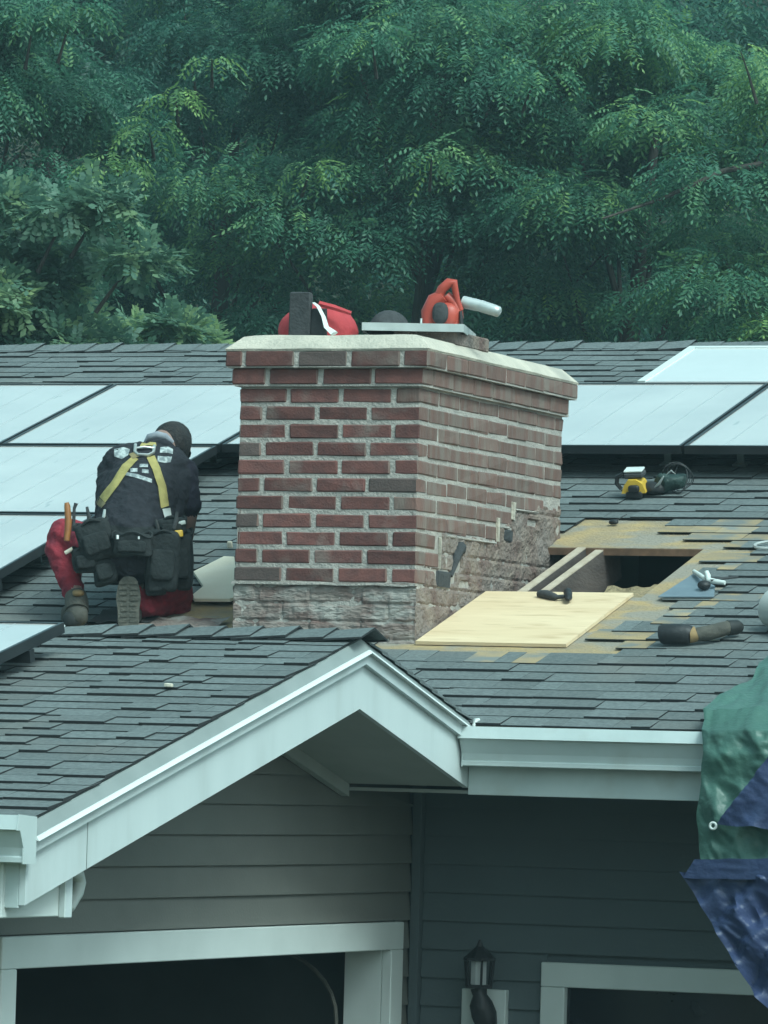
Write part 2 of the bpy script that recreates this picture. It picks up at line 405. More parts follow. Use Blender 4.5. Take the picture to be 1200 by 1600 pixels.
while Y < RIDGE_Y - .05:
    jag = random.uniform(-.13, .13) * (1 if Y > -.15 else .3)
    def skip(x, w, Y=Y, jag=jag):
        if -CW - .02 < x < .02 and -.10 < Y < CD: return True
        if x > -.021 and Y > (-.13 if x < .62 else -.22) and x - w / 2 < strip_edge(Y + .06) + jag - .20: return True
        if x - w / 2 < HOLE[1] + .03 and x > -.1 and .50 < Y < 1.46: return True
        if x - w / 2 < .64 and x > -.1 and -.16 < Y < .72: return True
        if -CW - .65 < x < -CW + .05 and -.45 < Y < .46 + jag: return True      # bared patch where the worker kneels
        if x + w / 2 < GX and Y < -.85: return True
        return False
    add_course('main', lambda x, s: Matrix.Translation(roof(x, s, .004)) @ Matrix.Rotation(P, 4, 'X'), HX0, HX1, Y, skip)
    Y += EXP * cp; row += 1
# garage front slope
gs, gc, gt = math.sin(G), math.cos(G), math.tan(G)
def groof(X, Y, h=0.):
    return Vector((X, Y - h * gs, GZR + (Y - GY) * gt + h * gc))
Y = -4.60
while Y < GY - .10:
    add_course('garage', lambda x, s: Matrix.Translation(groof(x, s, .004)) @ Matrix.Rotation(G, 4, 'X'), -4.2, GX + .022, Y, lambda x, w: False)
    Y += .101 * gc
def shows(M, key):
    v = SH[key][1]; q = [project(M @ Vector(v[k])) for k in (4, 5, 6, 7)]
    xs = [a[0] for a in q]; ys = [a[1] for a in q]
    if max(xs) < 0 or min(xs) > 1200 or max(ys) < 0 or min(ys) > 1600: return 0
    cx_, cy_ = sum(xs) / 4, sum(ys) / 4
    if 366 < cx_ < 880 and 560 < cy_ < 900 and M.translation.y > CD - .2: return 0
    if M.translation.y > 2.5 and 600 < cy_ < 735: return 0
    return (max(xs) - min(xs)) * (max(ys) - min(ys))
order = sorted(range(len(recs)), key=lambda i: -shows(recs[i][1], recs[i][2]))
top = set(order[:300])

mb = MB()                                      # garage deck, both slopes
def gback(X, Y, h=0.): return Vector((X, Y + h * gs, GZR - (Y - GY) * gt + h * gc))
for fn, y0, y1 in ((groof, -4.62, GY), (gback, GY, -1.02)):
    a = [fn(-4.2, y0, -.02), fn(GX, y0, -.02), fn(GX, y1, -.02), fn(-4.2, y1, -.02), fn(-4.2, y0, 0), fn(GX, y0, 0), fn(GX, y1, 0), fn(-4.2, y1, 0)]
    mb.add(a, [(0, 3, 2, 1), (4, 5, 6, 7), (0, 1, 5, 4), (1, 2, 6, 5), (2, 3, 7, 6), (3, 0, 4, 7)])
garage_roof = mb.build('garage_roof', 'felt', house)
mb = MB()
for k in range(8):                             # courses of the garage's back slope
    y0 = -1.04 - k * EXP
    a = [gback(-4.2, y0, .012), gback(GX + .03, y0, .012), gback(GX + .03, max(GY, y0 - .17), .002), gback(-4.2, max(GY, y0 - .17), .002)]
    mb.add(a + [q - Vector((0, 0, .008)) for q in a], [(0, 1, 2, 3), (0, 4, 5, 1), (1, 5, 6, 2)])
mb.build('back_slope_shingles', 'shingle', garage_roof, kind='stuff')

roots = {'main': main_roof, 'garage': garage_roof}
rest = {'main': [], 'garage': []}
for i, (fam, M, key, t) in enumerate(recs):
    if i in top: link('shingle', SH[key][0], roots[fam], basis=M)
    else: rest[fam].append((M, key, t))
for fam, lst in rest.items():
    V = []; F = []; MI = []; TI = []
    for M, key, t in lst:
        me, v, f, mi = SH[key]; o_ = len(V)
        V += [tuple(M @ Vector(q)) for q in v]; F += [tuple(o_ + k for k in q) for q in f]; MI += [2 if key[1] == .0041 and q == 0 else q for q in mi]; TI += [t] * 8
    me = bpy.data.meshes.new('shingles'); me.from_pydata(V, [], F); me.materials.append(MT['shingle']); me.materials.append(MT['shingle_edge']); me.materials.append(MT['worn'])
    me.polygons.foreach_set('material_index', MI)
    at = me.attributes.new('tint', 'FLOAT', 'POINT'); at.data.foreach_set('value', TI); me.update()
    link('shingle_field', me, roots[fam], kind='stuff')
# ridge caps
capm = []
for k in range(3):
    mb = MB(); L = .20; w = .12
    a = [(0, -w, -w * gt + .004), (0, 0, .006), (0, w, -w * gt + .004), (L, -w, -w * gt + .014 + .002 * k), (L, 0, .020 + .002 * k), (L, w, -w * gt + .014)]
    mb.add(a + [(q[0], q[1], q[2] - .007) for q in a], [(0, 3, 4, 1), (1, 4, 5, 2), (0, 6, 9, 3), (2, 5, 11, 8), (3, 9, 10, 4), (4, 10, 11, 5), (0, 1, 7, 6), (1, 2, 8, 7)], [0, 0, 1, 1, 1, 1, 1, 1])
    me = bpy.data.meshes.new('ridge_cap'); me.from_pydata(mb.v, [], mb.f); me.materials.append(MT['shingle']); me.materials.append(MT['shingle_edge'])
    me.polygons.foreach_set('material_index', mb.m); me.update(); capm.append(me)
x = -.47; k = 0
while x < GX - .06:
    link('ridge_cap', capm[k % 3], garage_roof, basis=Matrix.Translation((x, GY, GZR + .016)) @ Matrix.Rotation(random.uniform(-.02, .02), 4, 'Z'))
    x += .135; k += 1
mb = MB()                                      # pale end of the first cap
mb.chbox(-.485, -.472, GY - .13, GY + .02, GZR - .02, GZR + .03, .002); mb.build('ridge_end_flashing', 'trim', garage_roof)
# main ridge caps (stuff: far and low)
x = HX0; mb = MB(); k = 0
while x < HX1:
    rzz = ZB + RIDGE_Y * tp + .012
    w = .14; t = random.uniform(.004, .014)
    a = [(x, RIDGE_Y - w, rzz - w * tp), (x, RIDGE_Y, rzz + .004), (x + .2, RIDGE_Y - w, rzz - w * tp + t), (x + .2, RIDGE_Y, rzz + .006 + t), (x, RIDGE_Y + w, rzz - w * tp), (x + .2, RIDGE_Y + w, rzz - w * tp + t)]
    mb.add(a, [(0, 2, 3, 1), (1, 3, 5, 4)]); mb.add([a[0], a[2], (a[2][0], a[2][1], a[2][2] - .02), (a[0][0], a[0][1], a[0][2] - .02)], [(0, 1, 2, 3)], 1)
    x += .14
mb.build('main_ridge_caps', ['shingle', 'shingle_edge'], main_roof, kind='stuff')

# --- rakes, fascia, soffits, gutters ---------------------------------------
def rake(name, fn, ya, yb, parent):
    """profile layers (x0, x1, h0, h1, material) extruded along the slope, plumb cut ends"""
    lay = ((0, .020, -.235, -.075, 'white'), (.0, .040, -.085, -.045, 'white'), (.0, .052, -.045, -.038, 'white'))
    main = None
    for i, (x0, x1, h0, h1, mt) in enumerate(lay):
        b = MB(); v = []
        for y in (ya, yb):
            z = fn(0, y).z
            v += [(GX + x0, y, z + h0), (GX + x1, y, z + h0), (GX + x1, y, z + h1), (GX + x0, y, z + h1)]
        b.add(v, [(0, 1, 2, 3), (7, 6, 5, 4), (0, 4, 5, 1), (1, 5, 6, 2), (2, 6, 7, 3), (3, 7, 4, 0)])
        if i == 2: b.v = [(x + (.008 if k % 4 == 1 else 0), y, z + (-.003 if k % 4 == 1 else .001 if k % 4 == 2 else 0)) for k, (x, y, z) in enumerate(b.v)]; mt = 'enamel'
        o = b.build([name, 'rake_moulding', 'rake_lip'][i], mt, parent if i == 0 else main)
        if i == 0: main = o
    b = MB(); v = []                            # sloped metal drip edge above
    for y in (ya, yb):
        z = fn(0, y).z
        v += [(GX + .046, y, z - .037), (GX + .018, y, z - .002), (GX - .01, y, z + .001), (GX - .01, y, z - .037)]
    b.add(v, [(0, 1, 2, 3), (7, 6, 5, 4), (0, 4, 5, 1), (1, 5, 6, 2), (2, 6, 7, 3), (3, 7, 4, 0)])
    b.build('drip_edge', 'flash_grey', main)
    return main
rk = rake('rake_board', groof, -4.64, GY, house)
b = MB(); b.box(GX + .0205, GX + .0215, -4.225, -4.222, -1.02, -.88); b.build('board_joint', 'flash_grey', rk)
rake('rake_board', gback, GY, -1.045, house)
# soffits under both rakes
GW = .148                                      # gable wall plane
def soff(fn, ya, yb):
    v = []
    for y in (ya, yb):
        z = fn(0, y).z - .23
        v += [(GW - .01, y, z), (GX - .001, y, z), (GX - .001, y, z + .02), (GW - .01, y, z + .02)]
    b = MB(); b.add(v, [(0, 1, 2, 3), (7, 6, 5, 4), (0, 4, 5, 1), (1, 5, 6, 2), (2, 6, 7, 3), (3, 7, 4, 0)])
    o = b.build('soffit', 'soffit', house)
    v = []
    for y in (ya, yb):
        z = fn(0, y).z - .231
        v += [(GW + .002, y, z - .045), (GW + .03, y, z - .045), (GW + .03, y, z), (GW + .002, y, z)]
    b = MB(); b.add(v, [(0, 1, 2, 3), (7, 6, 5, 4), (0, 4, 5, 1), (1, 5, 6, 2), (2, 6, 7, 3), (3, 7, 4, 0)])
    b.build('frieze_board', 'soffit', o)
soff(groof, -4.55, GY); soff(gback, GY, -1.04)
# main eave: fascia, gutter, soffit
FZ = -.545
b = MB(); b.chbox(GX + .022, HX1, EAVE_Y - .02, EAVE_Y, -.775, FZ + .01, .002); fas = b.build('fascia_board', 'gutter', house)
b = MB(); b.box(GW - .4, HX1, EAVE_Y, -.315, -.772, -.760); b.build('eave_soffit', 'soffit', house)
def gutter(name, y_back, x0, x1, ztop, flip=1):
    prof = [(0, 0), (0, -.115), (-.065, -.115), (-.072, -.095), (-.105, -.04), (-.112, -.028), (-.112, -.008), (-.125, -.006), (-.125, .006), (-.098, .006), (-.098, -.004), (-.104, -.012), (-.06, -.105), (-.01, -.105), (-.01, 0)]
    prof = [(0, 0), (0, -.135), (-.078, -.135), (-.084, -.132), (-.084, -.118), (-.078, -.114), (-.084, -.09), (-.108, -.045), (-.110, -.040), (-.130, -.038), (-.118, .004), (-.106, .004), (-.104, -.03), (-.074, -.11), (-.008, -.11), (-.008, 0)]
    v = []
    for x in (x0, x1): v += [(x, y_back + a, ztop + z) for a, z in prof]
    k = len(prof); f = [(i, (i + 1) % k, k + (i + 1) % k, k + i) for i in range(k)]
    b = MB(); b.add(v, f)
    o = b.build(name, 'gutter', house)
    for x in (x0, x1):                          # end caps
        e = MB(); e.prism([(x - .002, y_back + a, ztop + z) for a, z in ((0, 0), (0, -.137), (-.086, -.137), (-.086, -.09), (-.112, -.04), (-.132, -.04), (-.120, .006))], (.004, 0, 0))
        e.build('end_cap', 'gutter', o)
    return o
gut = gutter('gutter', EAVE_Y - .021, GX + .03, HX1, FZ + .005)
b = MB(); b.tube([(GX + .04, EAVE_Y - .03, FZ + .01), (GX + .045, EAVE_Y - .02, FZ + .03), (GX + .055, EAVE_Y - .01, FZ + .035)], [.006, .010, .005], 7); b.build('flashing_scrap', 'trim', gut, smooth=True)
gg = gutter('gutter', -4.642, -4.2, GX + .05, -.866)
# garage front fascia, boxed eave return and downspout elbow
gz = groof(0, -4.64).z
b = MB(); b.chbox(-4.2, GX - .001, -4.64, -4.62, gz - .245, gz - .02, .002); b.build('fascia_board', 'gutter', house)
b = MB(); b.box(-4.2, .2, -4.62, -4.25, gz - .235, gz - .225); b.build('eave_soffit', 'soffit', house)
b = MB(); b.chbox(.2, GX - .045, -4.66, -4.262, -1.163, gz - .10, .003); ret = b.build('eave_return_box', 'trim', house)
b = MB(); b.chbox(GX - .045, GX - .022, -4.272, -4.222, -1.167, gz - .13, .003); b.build('corner_trim', 'white', ret)
b = MB(); b.tube([(.42, -3.92, -1.02), (.42, -3.875, -1.03), (.42, -3.83, -1.045), (.42, -3.815, -1.07), (.42, -3.83, -1.10), (.42, -3.875, -1.14), (.34, -3.92, -1.15), (.16, -3.95, -1.155)], .022, 10, flat=.8); b.build('downspout_elbow', 'trim', house, smooth=True)

# --- walls -----------------------------------------------------------------
DY0, DY1, DZ = -3.72, -.575, -1.345             # garage door opening: front jamb, rear jamb, head
b = MB()                                       # gable sheathing behind the siding (three pieces round the opening) and front wall sheathing
b.prism([(GW - .02, -4.28, GZ), (GW - .02, DY0, GZ), (GW - .02, DY0, groof(0, DY0).z - .23), (GW - .02, -4.28, groof(0, -4.28).z - .23)], (-.1, 0, 0))
b.prism([(GW - .02, DY1, GZ), (GW - .02, -.32, GZ), (GW - .02, -.32, -.70), (GW - .02, DY1, -.70)], (-.1, 0, 0))
b.prism([(GW - .02, DY0, DZ), (GW - .02, DY1, DZ), (GW - .02, DY1, -.72), (GW - .02, -1.04, gback(0, -1.04).z - .235), (GW - .02, GY, GZR - .235), (GW - .02, DY0, groof(0, DY0).z - .235)], (-.1, 0, 0))
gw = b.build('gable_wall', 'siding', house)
def gtop(y): return (groof(0, y).z if y < GY else gback(0, y).z) - .232
z = GZ + .2; SE = .1035
zs = []; zz = -.930
while zz < -.45: zz += SE
while zz > GZ: zs.append(zz); zz -= SE
def lap(mb, along, a0, a1, zl, zh, plane, sgn):
    """one lapped board; along 'Y' -> board in plane X, along 'X' -> board in plane Y"""
    def pt(a, o_, z_): return (plane + o_ * sgn, a, z_) if along == 'Y' else (a, plane + o_ * sgn, z_)
    v = []
    for a in (a0, a1): v += [pt(a, -.018, zl), pt(a, .004, zl), pt(a, .004, zl + .006), pt(a, -.010, zh), pt(a, -.018, zh)]
    mb.add(v, [(0, 1, 2, 3, 4), (9, 8, 7, 6, 5), (0, 5, 6, 1), (1, 6, 7, 2), (2, 7, 8, 3), (3, 8, 9, 4), (4, 9, 5, 0)])
for zl in zs:
    zh = zl + SE - .001
    spans = []
    if zl > DZ + .06:
        # clip to the sloping soffits at the board's lower edge; the frieze hides the corner
        ya = max(-4.28, GY - (GZR - .24 - zl) / gt); yb = min(-.33, GY + (GZR - .24 - zl) / gt) if zl > -.77 else -.33
        if yb > ya + .1: spans.append((ya, yb))
    else: spans += [(-4.28, DY0 - .11), (DY1 + .115, -.33)]
    for ya, yb in spans:
        mb = MB()
        yl, yh = ya, yb
        def pt(o_, a, z_): return (GW + o_, a, z_)
        up_a = min(GY, max(ya, GY - (GZR - .232 - zh) / gt)) if zl > DZ + .06 else ya
        up_b = yb if zh < -.77 or zl <= DZ + .06 else max(GY, min(yb, GY + (GZR - .232 - zh) / gt))
        v = [pt(-.018, ya, zl), pt(.004, ya, zl), pt(.004, ya, zl + .006), pt(-.010, up_a, zh), pt(-.018, up_a, zh), pt(-.018, yb, zl), pt(.004, yb, zl), pt(.004, yb, zl + .006), pt(-.010, up_b, zh), pt(-.018, up_b, zh)]
        mb.add(v, [(0, 1, 2, 3, 4), (9, 8, 7, 6, 5), (0, 5, 6, 1), (1, 6, 7, 2), (2, 7, 8, 3), (3, 8, 9, 4), (4, 9, 5, 0)])
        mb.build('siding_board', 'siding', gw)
FY = -.313                                     # front wall plane of the house
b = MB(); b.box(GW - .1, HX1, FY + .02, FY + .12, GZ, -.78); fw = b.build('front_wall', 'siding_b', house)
WX0, WX1, WZT, WZB = .665, 1.9, -1.375, -2.6
for zl in zs:
    if zl > -.8: continue
    zh = zl + SE - .001
    segs = [(GW + .04, HX1)] if zl > WZT - .02 else [(GW + .04, WX0 + .01), (WX1 - .01, HX1)] if zl > WZB else [(GW + .04, HX1)]
    for x0, x1 in segs:
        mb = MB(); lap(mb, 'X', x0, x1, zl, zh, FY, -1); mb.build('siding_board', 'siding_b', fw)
b = MB(); b.chbox(GW + .004, GW + .038, FY - .034, FY + .01, GZ, -.775, .002); b.build('inside_corner_trim', 'siding_b', fw)
# garage door opening: trim, jambs, dark interior, track, raised door
b = MB(); b.chbox(GW - .012, GW + .026, DY0 - .11, DY1 + .115, DZ, DZ + .10, .003); trim = b.build('garage_door_trim', 'trim', house)
for (ya, yb) in ((DY0 - .11, DY0), (DY1, DY1 + .115)):
    b = MB(); b.chbox(GW - .012, GW + .026, ya, yb, GZ, DZ - .001, .003); b.build('jamb_casing', 'trim', trim)
for (ya, yb) in ((DY0 - .02, DY0 + .002), (DY1 - .002, DY1 + .02)):
    b = MB(); b.box(GW - .155, GW - .013, ya, yb, GZ, DZ - .002); b.build('jamb_return', 'trim', trim)
b = MB(); b.box(GW - .155, GW - .013, DY0, DY1, DZ + .002, DZ + .02); b.build('head_return', 'trim', trim)
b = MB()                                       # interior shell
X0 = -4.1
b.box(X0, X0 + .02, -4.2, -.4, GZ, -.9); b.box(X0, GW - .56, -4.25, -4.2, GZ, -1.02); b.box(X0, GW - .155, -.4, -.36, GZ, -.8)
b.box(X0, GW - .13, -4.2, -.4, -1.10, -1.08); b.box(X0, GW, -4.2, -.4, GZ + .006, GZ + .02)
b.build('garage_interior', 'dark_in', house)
b = MB(); TY = DY1 - .17; pts = [(GW - .115, TY, GZ), (GW - .115, TY, -1.60)] + [(GW - .115 - .3 * (1 - math.cos(t)), TY, -1.60 + .25 * math.sin(t)) for t in [k * math.pi / 16 for k in range(1, 9)]] + [(GW - 2.4, TY, -1.35)]
b.tube(pts, .008, 6); b.build('door_track', 'boot', house, smooth=True)
# front window
b = MB(); b.chbox(WX0, WX1, FY - .03, FY + .02, WZT - .088, WZT, .003); win = b.build('window', 'trim', house)
for x0, x1 in ((WX0, WX0 + .092), (WX1 - .092, WX1)):
    b = MB(); b.chbox(x0, x1, FY - .03, FY + .02, WZB, WZT - .089, .003); b.build('side_casing', 'trim', win)
b = MB(); b.chbox(WX0 - .03, WX1 + .03, FY - .05, FY + .02, WZB - .05, WZB - .001, .003); b.build('sill', 'trim', win)
b = MB(); b.box(WX0 + .09, WX1 - .09, FY + .004, FY + .01, WZB, WZT - .08); b.build('pane', 'glassdark', win)
b = MB(); b.box(GW - 3, HX1 - .1, 4.9, 5, GZ, .9); b.box(HX1 - .12, HX1 - .02, -.3, 9, GZ, -.8); b.box(HX0 + .02, HX0 + .12, -.3, 9, GZ, -.8); b.box(HX0, HX1, 9.6, 9.7, GZ, -.6); b.build('rear_walls', 'siding_b', house)
# attic: rafters, ceiling with insulation
b = MB(); b.box(GW + .01, HX1 - .2, -.2, 4.9, -.62, -.60); b.build('attic_floor', 'lumber', house)
for xr, w, h_ in ((.128, .034, -.09), (.204, .032, -.17), (.675, .038, -.17)):
    b = MB(); slab(b, xr, xr + w, -.2, 1.62, h_, -.024 if xr > .6 else -.004 if xr < .2 else -.012)
    rf = b.build('rafter', 'lumber', main_roof)
    if xr < .6:
        b = MB(); slab(b, xr - .001, xr + w, .45, 1.44, -.004 if xr < .2 else -.012, .001 if xr < .2 else -.007); b.build('rafter_top', 'lumber_top', main_roof)
b = MB(); V = []; F = []; nx, ny = 22, 34
for i in range(nx + 1):
    for j in range(ny + 1):
        x, y = .26 + i * .41 / nx, .45 + j * .97 / ny
        q = roof(x, y, -.152 + .02 * noise.noise(Vector((x * 14, y * 14, 0))) + .012 * noise.noise(Vector((x * 40, y * 40, 3)))); V.append(q)
o_ = len(V)
for i in range(nx):
    for j in range(ny): F.append((i * (ny + 1) + j, (i + 1) * (ny + 1) + j, (i + 1) * (ny + 1) + j + 1, i * (ny + 1) + j + 1))
for i in range(nx + 1): V.append(V[i * (ny + 1) + ny] + Vector((0, 0, -.14)))
for i in range(nx): F.append((i * (ny + 1) + ny, (i + 1) * (ny + 1) + ny, o_ + i + 1, o_ + i))
b.add(V, F); b.build('insulation', 'insul', main_roof, smooth=True)
b = MB(); b.box(.0, .02, .0, 2.6, -.6, ZB - .05); b.box(.02, .8, 2.5, 2.55, -.6, .47); b.build('attic_dark_backing', 'dark_in', main_roof)  # dark backing added so the space under the deck shows as a dark void

# ------------------------------------------------------------------ chimney
chim = thing('chimney', (-CW / 2, CD / 2, ZB), 'weathered red brick chimney with pale mortar crown and bare stripped base', 'chimney')
CO = .0677
b = MB(); ins = .004
b.box(-CW + ins, -ins, ins, CD - ins, -.75, 11.05 * CO); core = b.build('mortar_core', 'mortar', chim)
BM = {}
def brick_mesh(w, d, hgt, mat, var):
    k = (round(w, 3), round(d, 3), round(hgt, 3), mat, var)
    if k not in BM:
        random.seed(hash(k[:3]) % 1000 + var)
        mb = MB(); mb.chbox(-w / 2, w / 2, -d / 2, d / 2, -hgt / 2, hgt / 2, .005, .0022)
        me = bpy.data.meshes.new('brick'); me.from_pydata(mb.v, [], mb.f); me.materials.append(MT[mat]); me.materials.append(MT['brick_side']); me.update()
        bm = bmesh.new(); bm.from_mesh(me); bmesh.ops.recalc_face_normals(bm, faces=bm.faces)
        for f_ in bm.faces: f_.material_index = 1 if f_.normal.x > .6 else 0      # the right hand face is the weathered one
        bm.to_mesh(me); bm.free(); BM[k] = me
    return BM[k]
brnd = random.Random(5)
def brick(x0, x1, y0, y1, z0, z1, mat, off=0.):
    me = brick_mesh(x1 - x0, y1 - y0, z1 - z0, mat, brnd.randrange(4))
    link('brick', me, chim, basis=Matrix.Translation(((x0 + x1) / 2 + brnd.uniform(-.002, .002), (y0 + y1) / 2 + brnd.uniform(-.002, .002), (z0 + z1) / 2 + brnd.uniform(-.001, .001))) @ Matrix.Rotation(brnd.uniform(-.006, .006), 4, 'Z') @ Matrix.Rotation(brnd.uniform(-.005, .005), 4, 'Y'))
def side_limit(Y):                            # lowest brick edge on the weathered right side (stepped like the flashing it lost)
    pts = ((0, -.01), (.10, .0), (.101, .07), (.26, .07), (.27, .20), (.85, .20), (.86, .26), (1.02, .27), (1.03, .335), (1.30, .335), (1.31, .365), (1.6, .37))
    for (y0, a), (y1, c) in zip(pts, pts[1:]):
        if y0 <= Y <= y1: return a + (c - a) * (Y - y0) / max(1e-6, y1 - y0)
    return .4
BP, J, JB = .2145, .017, .0145                # brick pitch, head joint, bed joint
DP = .098
def course(z0, z1, xl, xr, y0, y1, parity, front=True, mats=('brick', 'brick_side'), limit=None):
    def fm(h=False): return 'brick_grey' if brnd.random() < (.35 if h else .03) else mats[0]
    if parity:    # stretcher at the right front corner
        x = xr
        while x - BP + J > xl + .06:
            brick(x - BP + J, x, y0, y0 + DP, z0, z1, fm()); x -= BP
        if x - xl > .05: brick(xl, x, y0, y0 + DP, z0, z1, fm(True))
        y = y0 + DP + .004
    else:         # header at the corner: brick runs along the side
        hx = xr - DP - .004
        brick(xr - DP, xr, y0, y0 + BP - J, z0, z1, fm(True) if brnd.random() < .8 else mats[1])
        x = hx - J + .004
        while x - BP + J > xl + .02:
            brick(x - BP + J, x, y0, y0 + DP, z0, z1, fm()); x -= BP
        if x - xl > .05: brick(xl, x, y0, y0 + DP, z0, z1, fm())
        y = y0 + BP - .004
    while y < y1 - .04:
        e = min(y + BP - .004, y1)
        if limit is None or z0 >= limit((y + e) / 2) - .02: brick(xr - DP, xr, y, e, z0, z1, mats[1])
        if e < y1 - .01 or True: y += BP
    # back and left faces
    x = xl
    y = y0 + DP + .01
    while y < y1 - .04:
        brick(xl, xl + DP, y, min(y + BP - .01, y1), z0, z1, mats[0]); y += BP
for k in range(11):
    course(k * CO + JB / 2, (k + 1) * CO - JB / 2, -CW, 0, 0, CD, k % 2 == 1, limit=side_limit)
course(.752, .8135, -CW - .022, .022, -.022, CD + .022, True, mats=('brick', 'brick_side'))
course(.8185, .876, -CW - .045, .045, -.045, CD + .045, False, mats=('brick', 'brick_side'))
b = MB(); b.box(-CW - .016, .016, -.016, CD + .016, .745, .815); b.box(-CW - .040, .040, -.040, CD + .040, .8145, .8765); b.build('corbel_mortar', 'mortar', chim)
# crown: sloped wash with softened, chipped edges
b = MB(); V = []; F = []; ring = []
def crown_ring(off, z, wob):
    out = []; N = 28
    x0, x1, y0, y1 = -CW - .047 + off, .047 - off, -.047 + off, CD + .047 - off
    per = [(x0 + (x1 - x0) * t / 12, y0) for t in range(12)] + [(x1, y0 + (y1 - y0) * t / 24) for t in range(24)] + [(x1 - (x1 - x0) * t / 12, y1) for t in range(12)] + [(x0, y1 - (y1 - y0) * t / 24) for t in range(24)]
    for (x, y) in per:
        nn = noise.noise(Vector((x * 9, y * 9, z * 5)))
        out.append((x + nn * wob * .6, y + nn * wob * .6, z + noise.noise(Vector((x * 7, y * 7, 9 + z))) * wob))
    return out
rings = [crown_ring(.004, .8765, 0), crown_ring(.0, .885, .003), crown_ring(.02, .905, .005), crown_ring(.055, .936, .005), crown_ring(.085, .943, .004), crown_ring(.30, .952, .003)]
for r in rings: V += r
n = len(rings[0])
for i in range(len(rings) - 1):
    for j in range(n): F.append((i * n + j, i * n + (j + 1) % n, (i + 1) * n + (j + 1) % n, (i + 1) * n + j))
F.append(tuple((len(rings) - 1) * n + j for j in range(n)))
b.add(V, F); b.build('crown', 'crown', chim)
# parged and scarred lower masonry
def parge(name, mat, u0, u1, z0, z1, P3, inside, step=.011, relief=None):
    nu_, nz_ = int((u1 - u0) / step), int((z1 - z0) / step); V = []; F = []
    for i in range(nu_ + 1):
        for j in range(nz_ + 1):
            u, z = u0 + (u1 - u0) * i / nu_, z0 + (z1 - z0) * j / nz_
            rag = .02 * noise.noise(Vector((u * 16, z * 16, 5))) + .012 * noise.noise(Vector((u * 45, z * 45, 8)))
            k = inside(u, z + rag)
            o_ = .003 + .010 * noise.noise(Vector((u * 8, z * 8, 1))) + .007 * noise.noise(Vector((u * 26, z * 26, 2))) + .003 * noise.noise(Vector((u * 80, z * 80, 2)))
            if relief: o_ += relief(u, z)
            V.append(P3(u, o_ if k else -.016, z))
    for i in range(nu_):
        for j in range(nz_): F.append((i * (nz_ + 1) + j, (i + 1) * (nz_ + 1) + j, (i + 1) * (nz_ + 1) + j + 1, i * (nz_ + 1) + j + 1))
    mb = MB(); mb.add(V, F); return mb.build(name, mat, chim)
def dents(u, z):
    d = 0
    for (cu, cz, ru, rz_, dep) in ((.30, .035, .085, .030, -.03), (.44, .125, .035, .055, -.035), (.40, .07, .02, .05, -.03), (.99, .24, .045, .028, -.03), (.52, .02, .06, .012, -.02), (1.25, .30, .06, .012, -.02)):
        q = ((u - cu) / ru) ** 4 + ((z - cz) / rz_) ** 4
        if q < 1: d = min(d, dep * (1 - q ** 3))
    if abs(((z + .004) / CO) % 1 - .5) > .44: d -= .006        # ghost of the bed joints
    return d
parge('scarred_side_masonry', 'parge', .002, CD, -.30, .47, lambda u, o_, z: (o_, u, z), lambda u, z: z < side_limit(max(0, u)) + .004, relief=dents)
def ghost(u, z):
    d = -.007 if abs(((z + .004) / CO) % 1 - .5) > .42 else 0
    if abs((((u + (.5 if int(z / CO) % 2 else 0) * BP)) / BP) % 1 - .5) > .46: d -= .005
    return d
parge('scarred_front_masonry', 'parge_front', -CW, .004, -.42, .004, lambda u, o_, z: (u, -o_, z), lambda u, z: z < .03, relief=ghost)
parge('scarred_left_masonry', 'parge_front', 0, CD, -.30, .47, lambda u, o_, z: (-CW - o_, u, z), lambda u, z: z < side_limit(max(0, u)))
# remains of the counter flashing: a thin ledge along the front and tabs on the side
b = MB()
for k in range(14):
    x0 = -CW - .006 + k * (CW + .012) / 14; x1 = x0 + (CW + .012) / 14
    za = -.001 + .006 * noise.noise(Vector((x0 * 9, 0, 0))); zb_ = -.001 + .006 * noise.noise(Vector((x1 * 9, 0, 0)))
    b.add([(x0, -.016, za - .004), (x1, -.016, zb_ - .004), (x1, .01, zb_ - .002), (x0, .01, za - .002), (x0, -.016, za + .003), (x1, -.016, zb_ + .003), (x1, .01, zb_ + .006), (x0, .01, za + .006)], [(0, 3, 2, 1), (4, 5, 6, 7), (0, 1, 5, 4), (1, 2, 6, 5), (2, 3, 7, 6), (3, 0, 4, 7)])
b.build('flashing_ledge', 'mortar', chim)
for (y0, y1, z0, z1, mt) in ((.235, .245, .07, .19, 'crown'), (.85, .865, .205, .30, 'crown'), (1.02, 1.04, .30, .37, 'crown'), (.87, .98, .262, .272, 'mortar'), (1.05, 1.3, .338, .345, 'mortar'), (.30, .84, .196, .204, 'mortar')):
    b = MB(); b.chbox(-.004, .009, y0, y1, z0, z1, .002, .002); b.build('mortar_scrap', mt, chim)
b = MB(); b.chbox(-.01, .006, .225, .36, .005, .062, .004, .003); b.build('dark_hole_slab', 'charcoal', chim)  # charcoal slab set in the dent so the hole reads dark
b = MB(); b.chbox(-.01, .008, .93, 1.02, .215, .258, .004, .003); b.build('dark_hole_slab', 'charcoal', chim)  # charcoal slab in the upper dent, a dark chip in the masonry
b = MB(); b.tube([(.002, .36, .05), (.006, .39, .09), (.010, .41, .14), (.008, .45, .165), (.004, .48, .15)], [.010, .012, .02, .022, .014], 7); b.build('dark_hole_curl', 'charcoal', chim, smooth=True)  # charcoal curved piece over the dents, drawn for a dark hole
# clay flue under the loose cover
b = MB(); b.chbox(-.26, .0, .36, .72, .93, .985, .006); b.build('flue_liner', 'parge', chim)

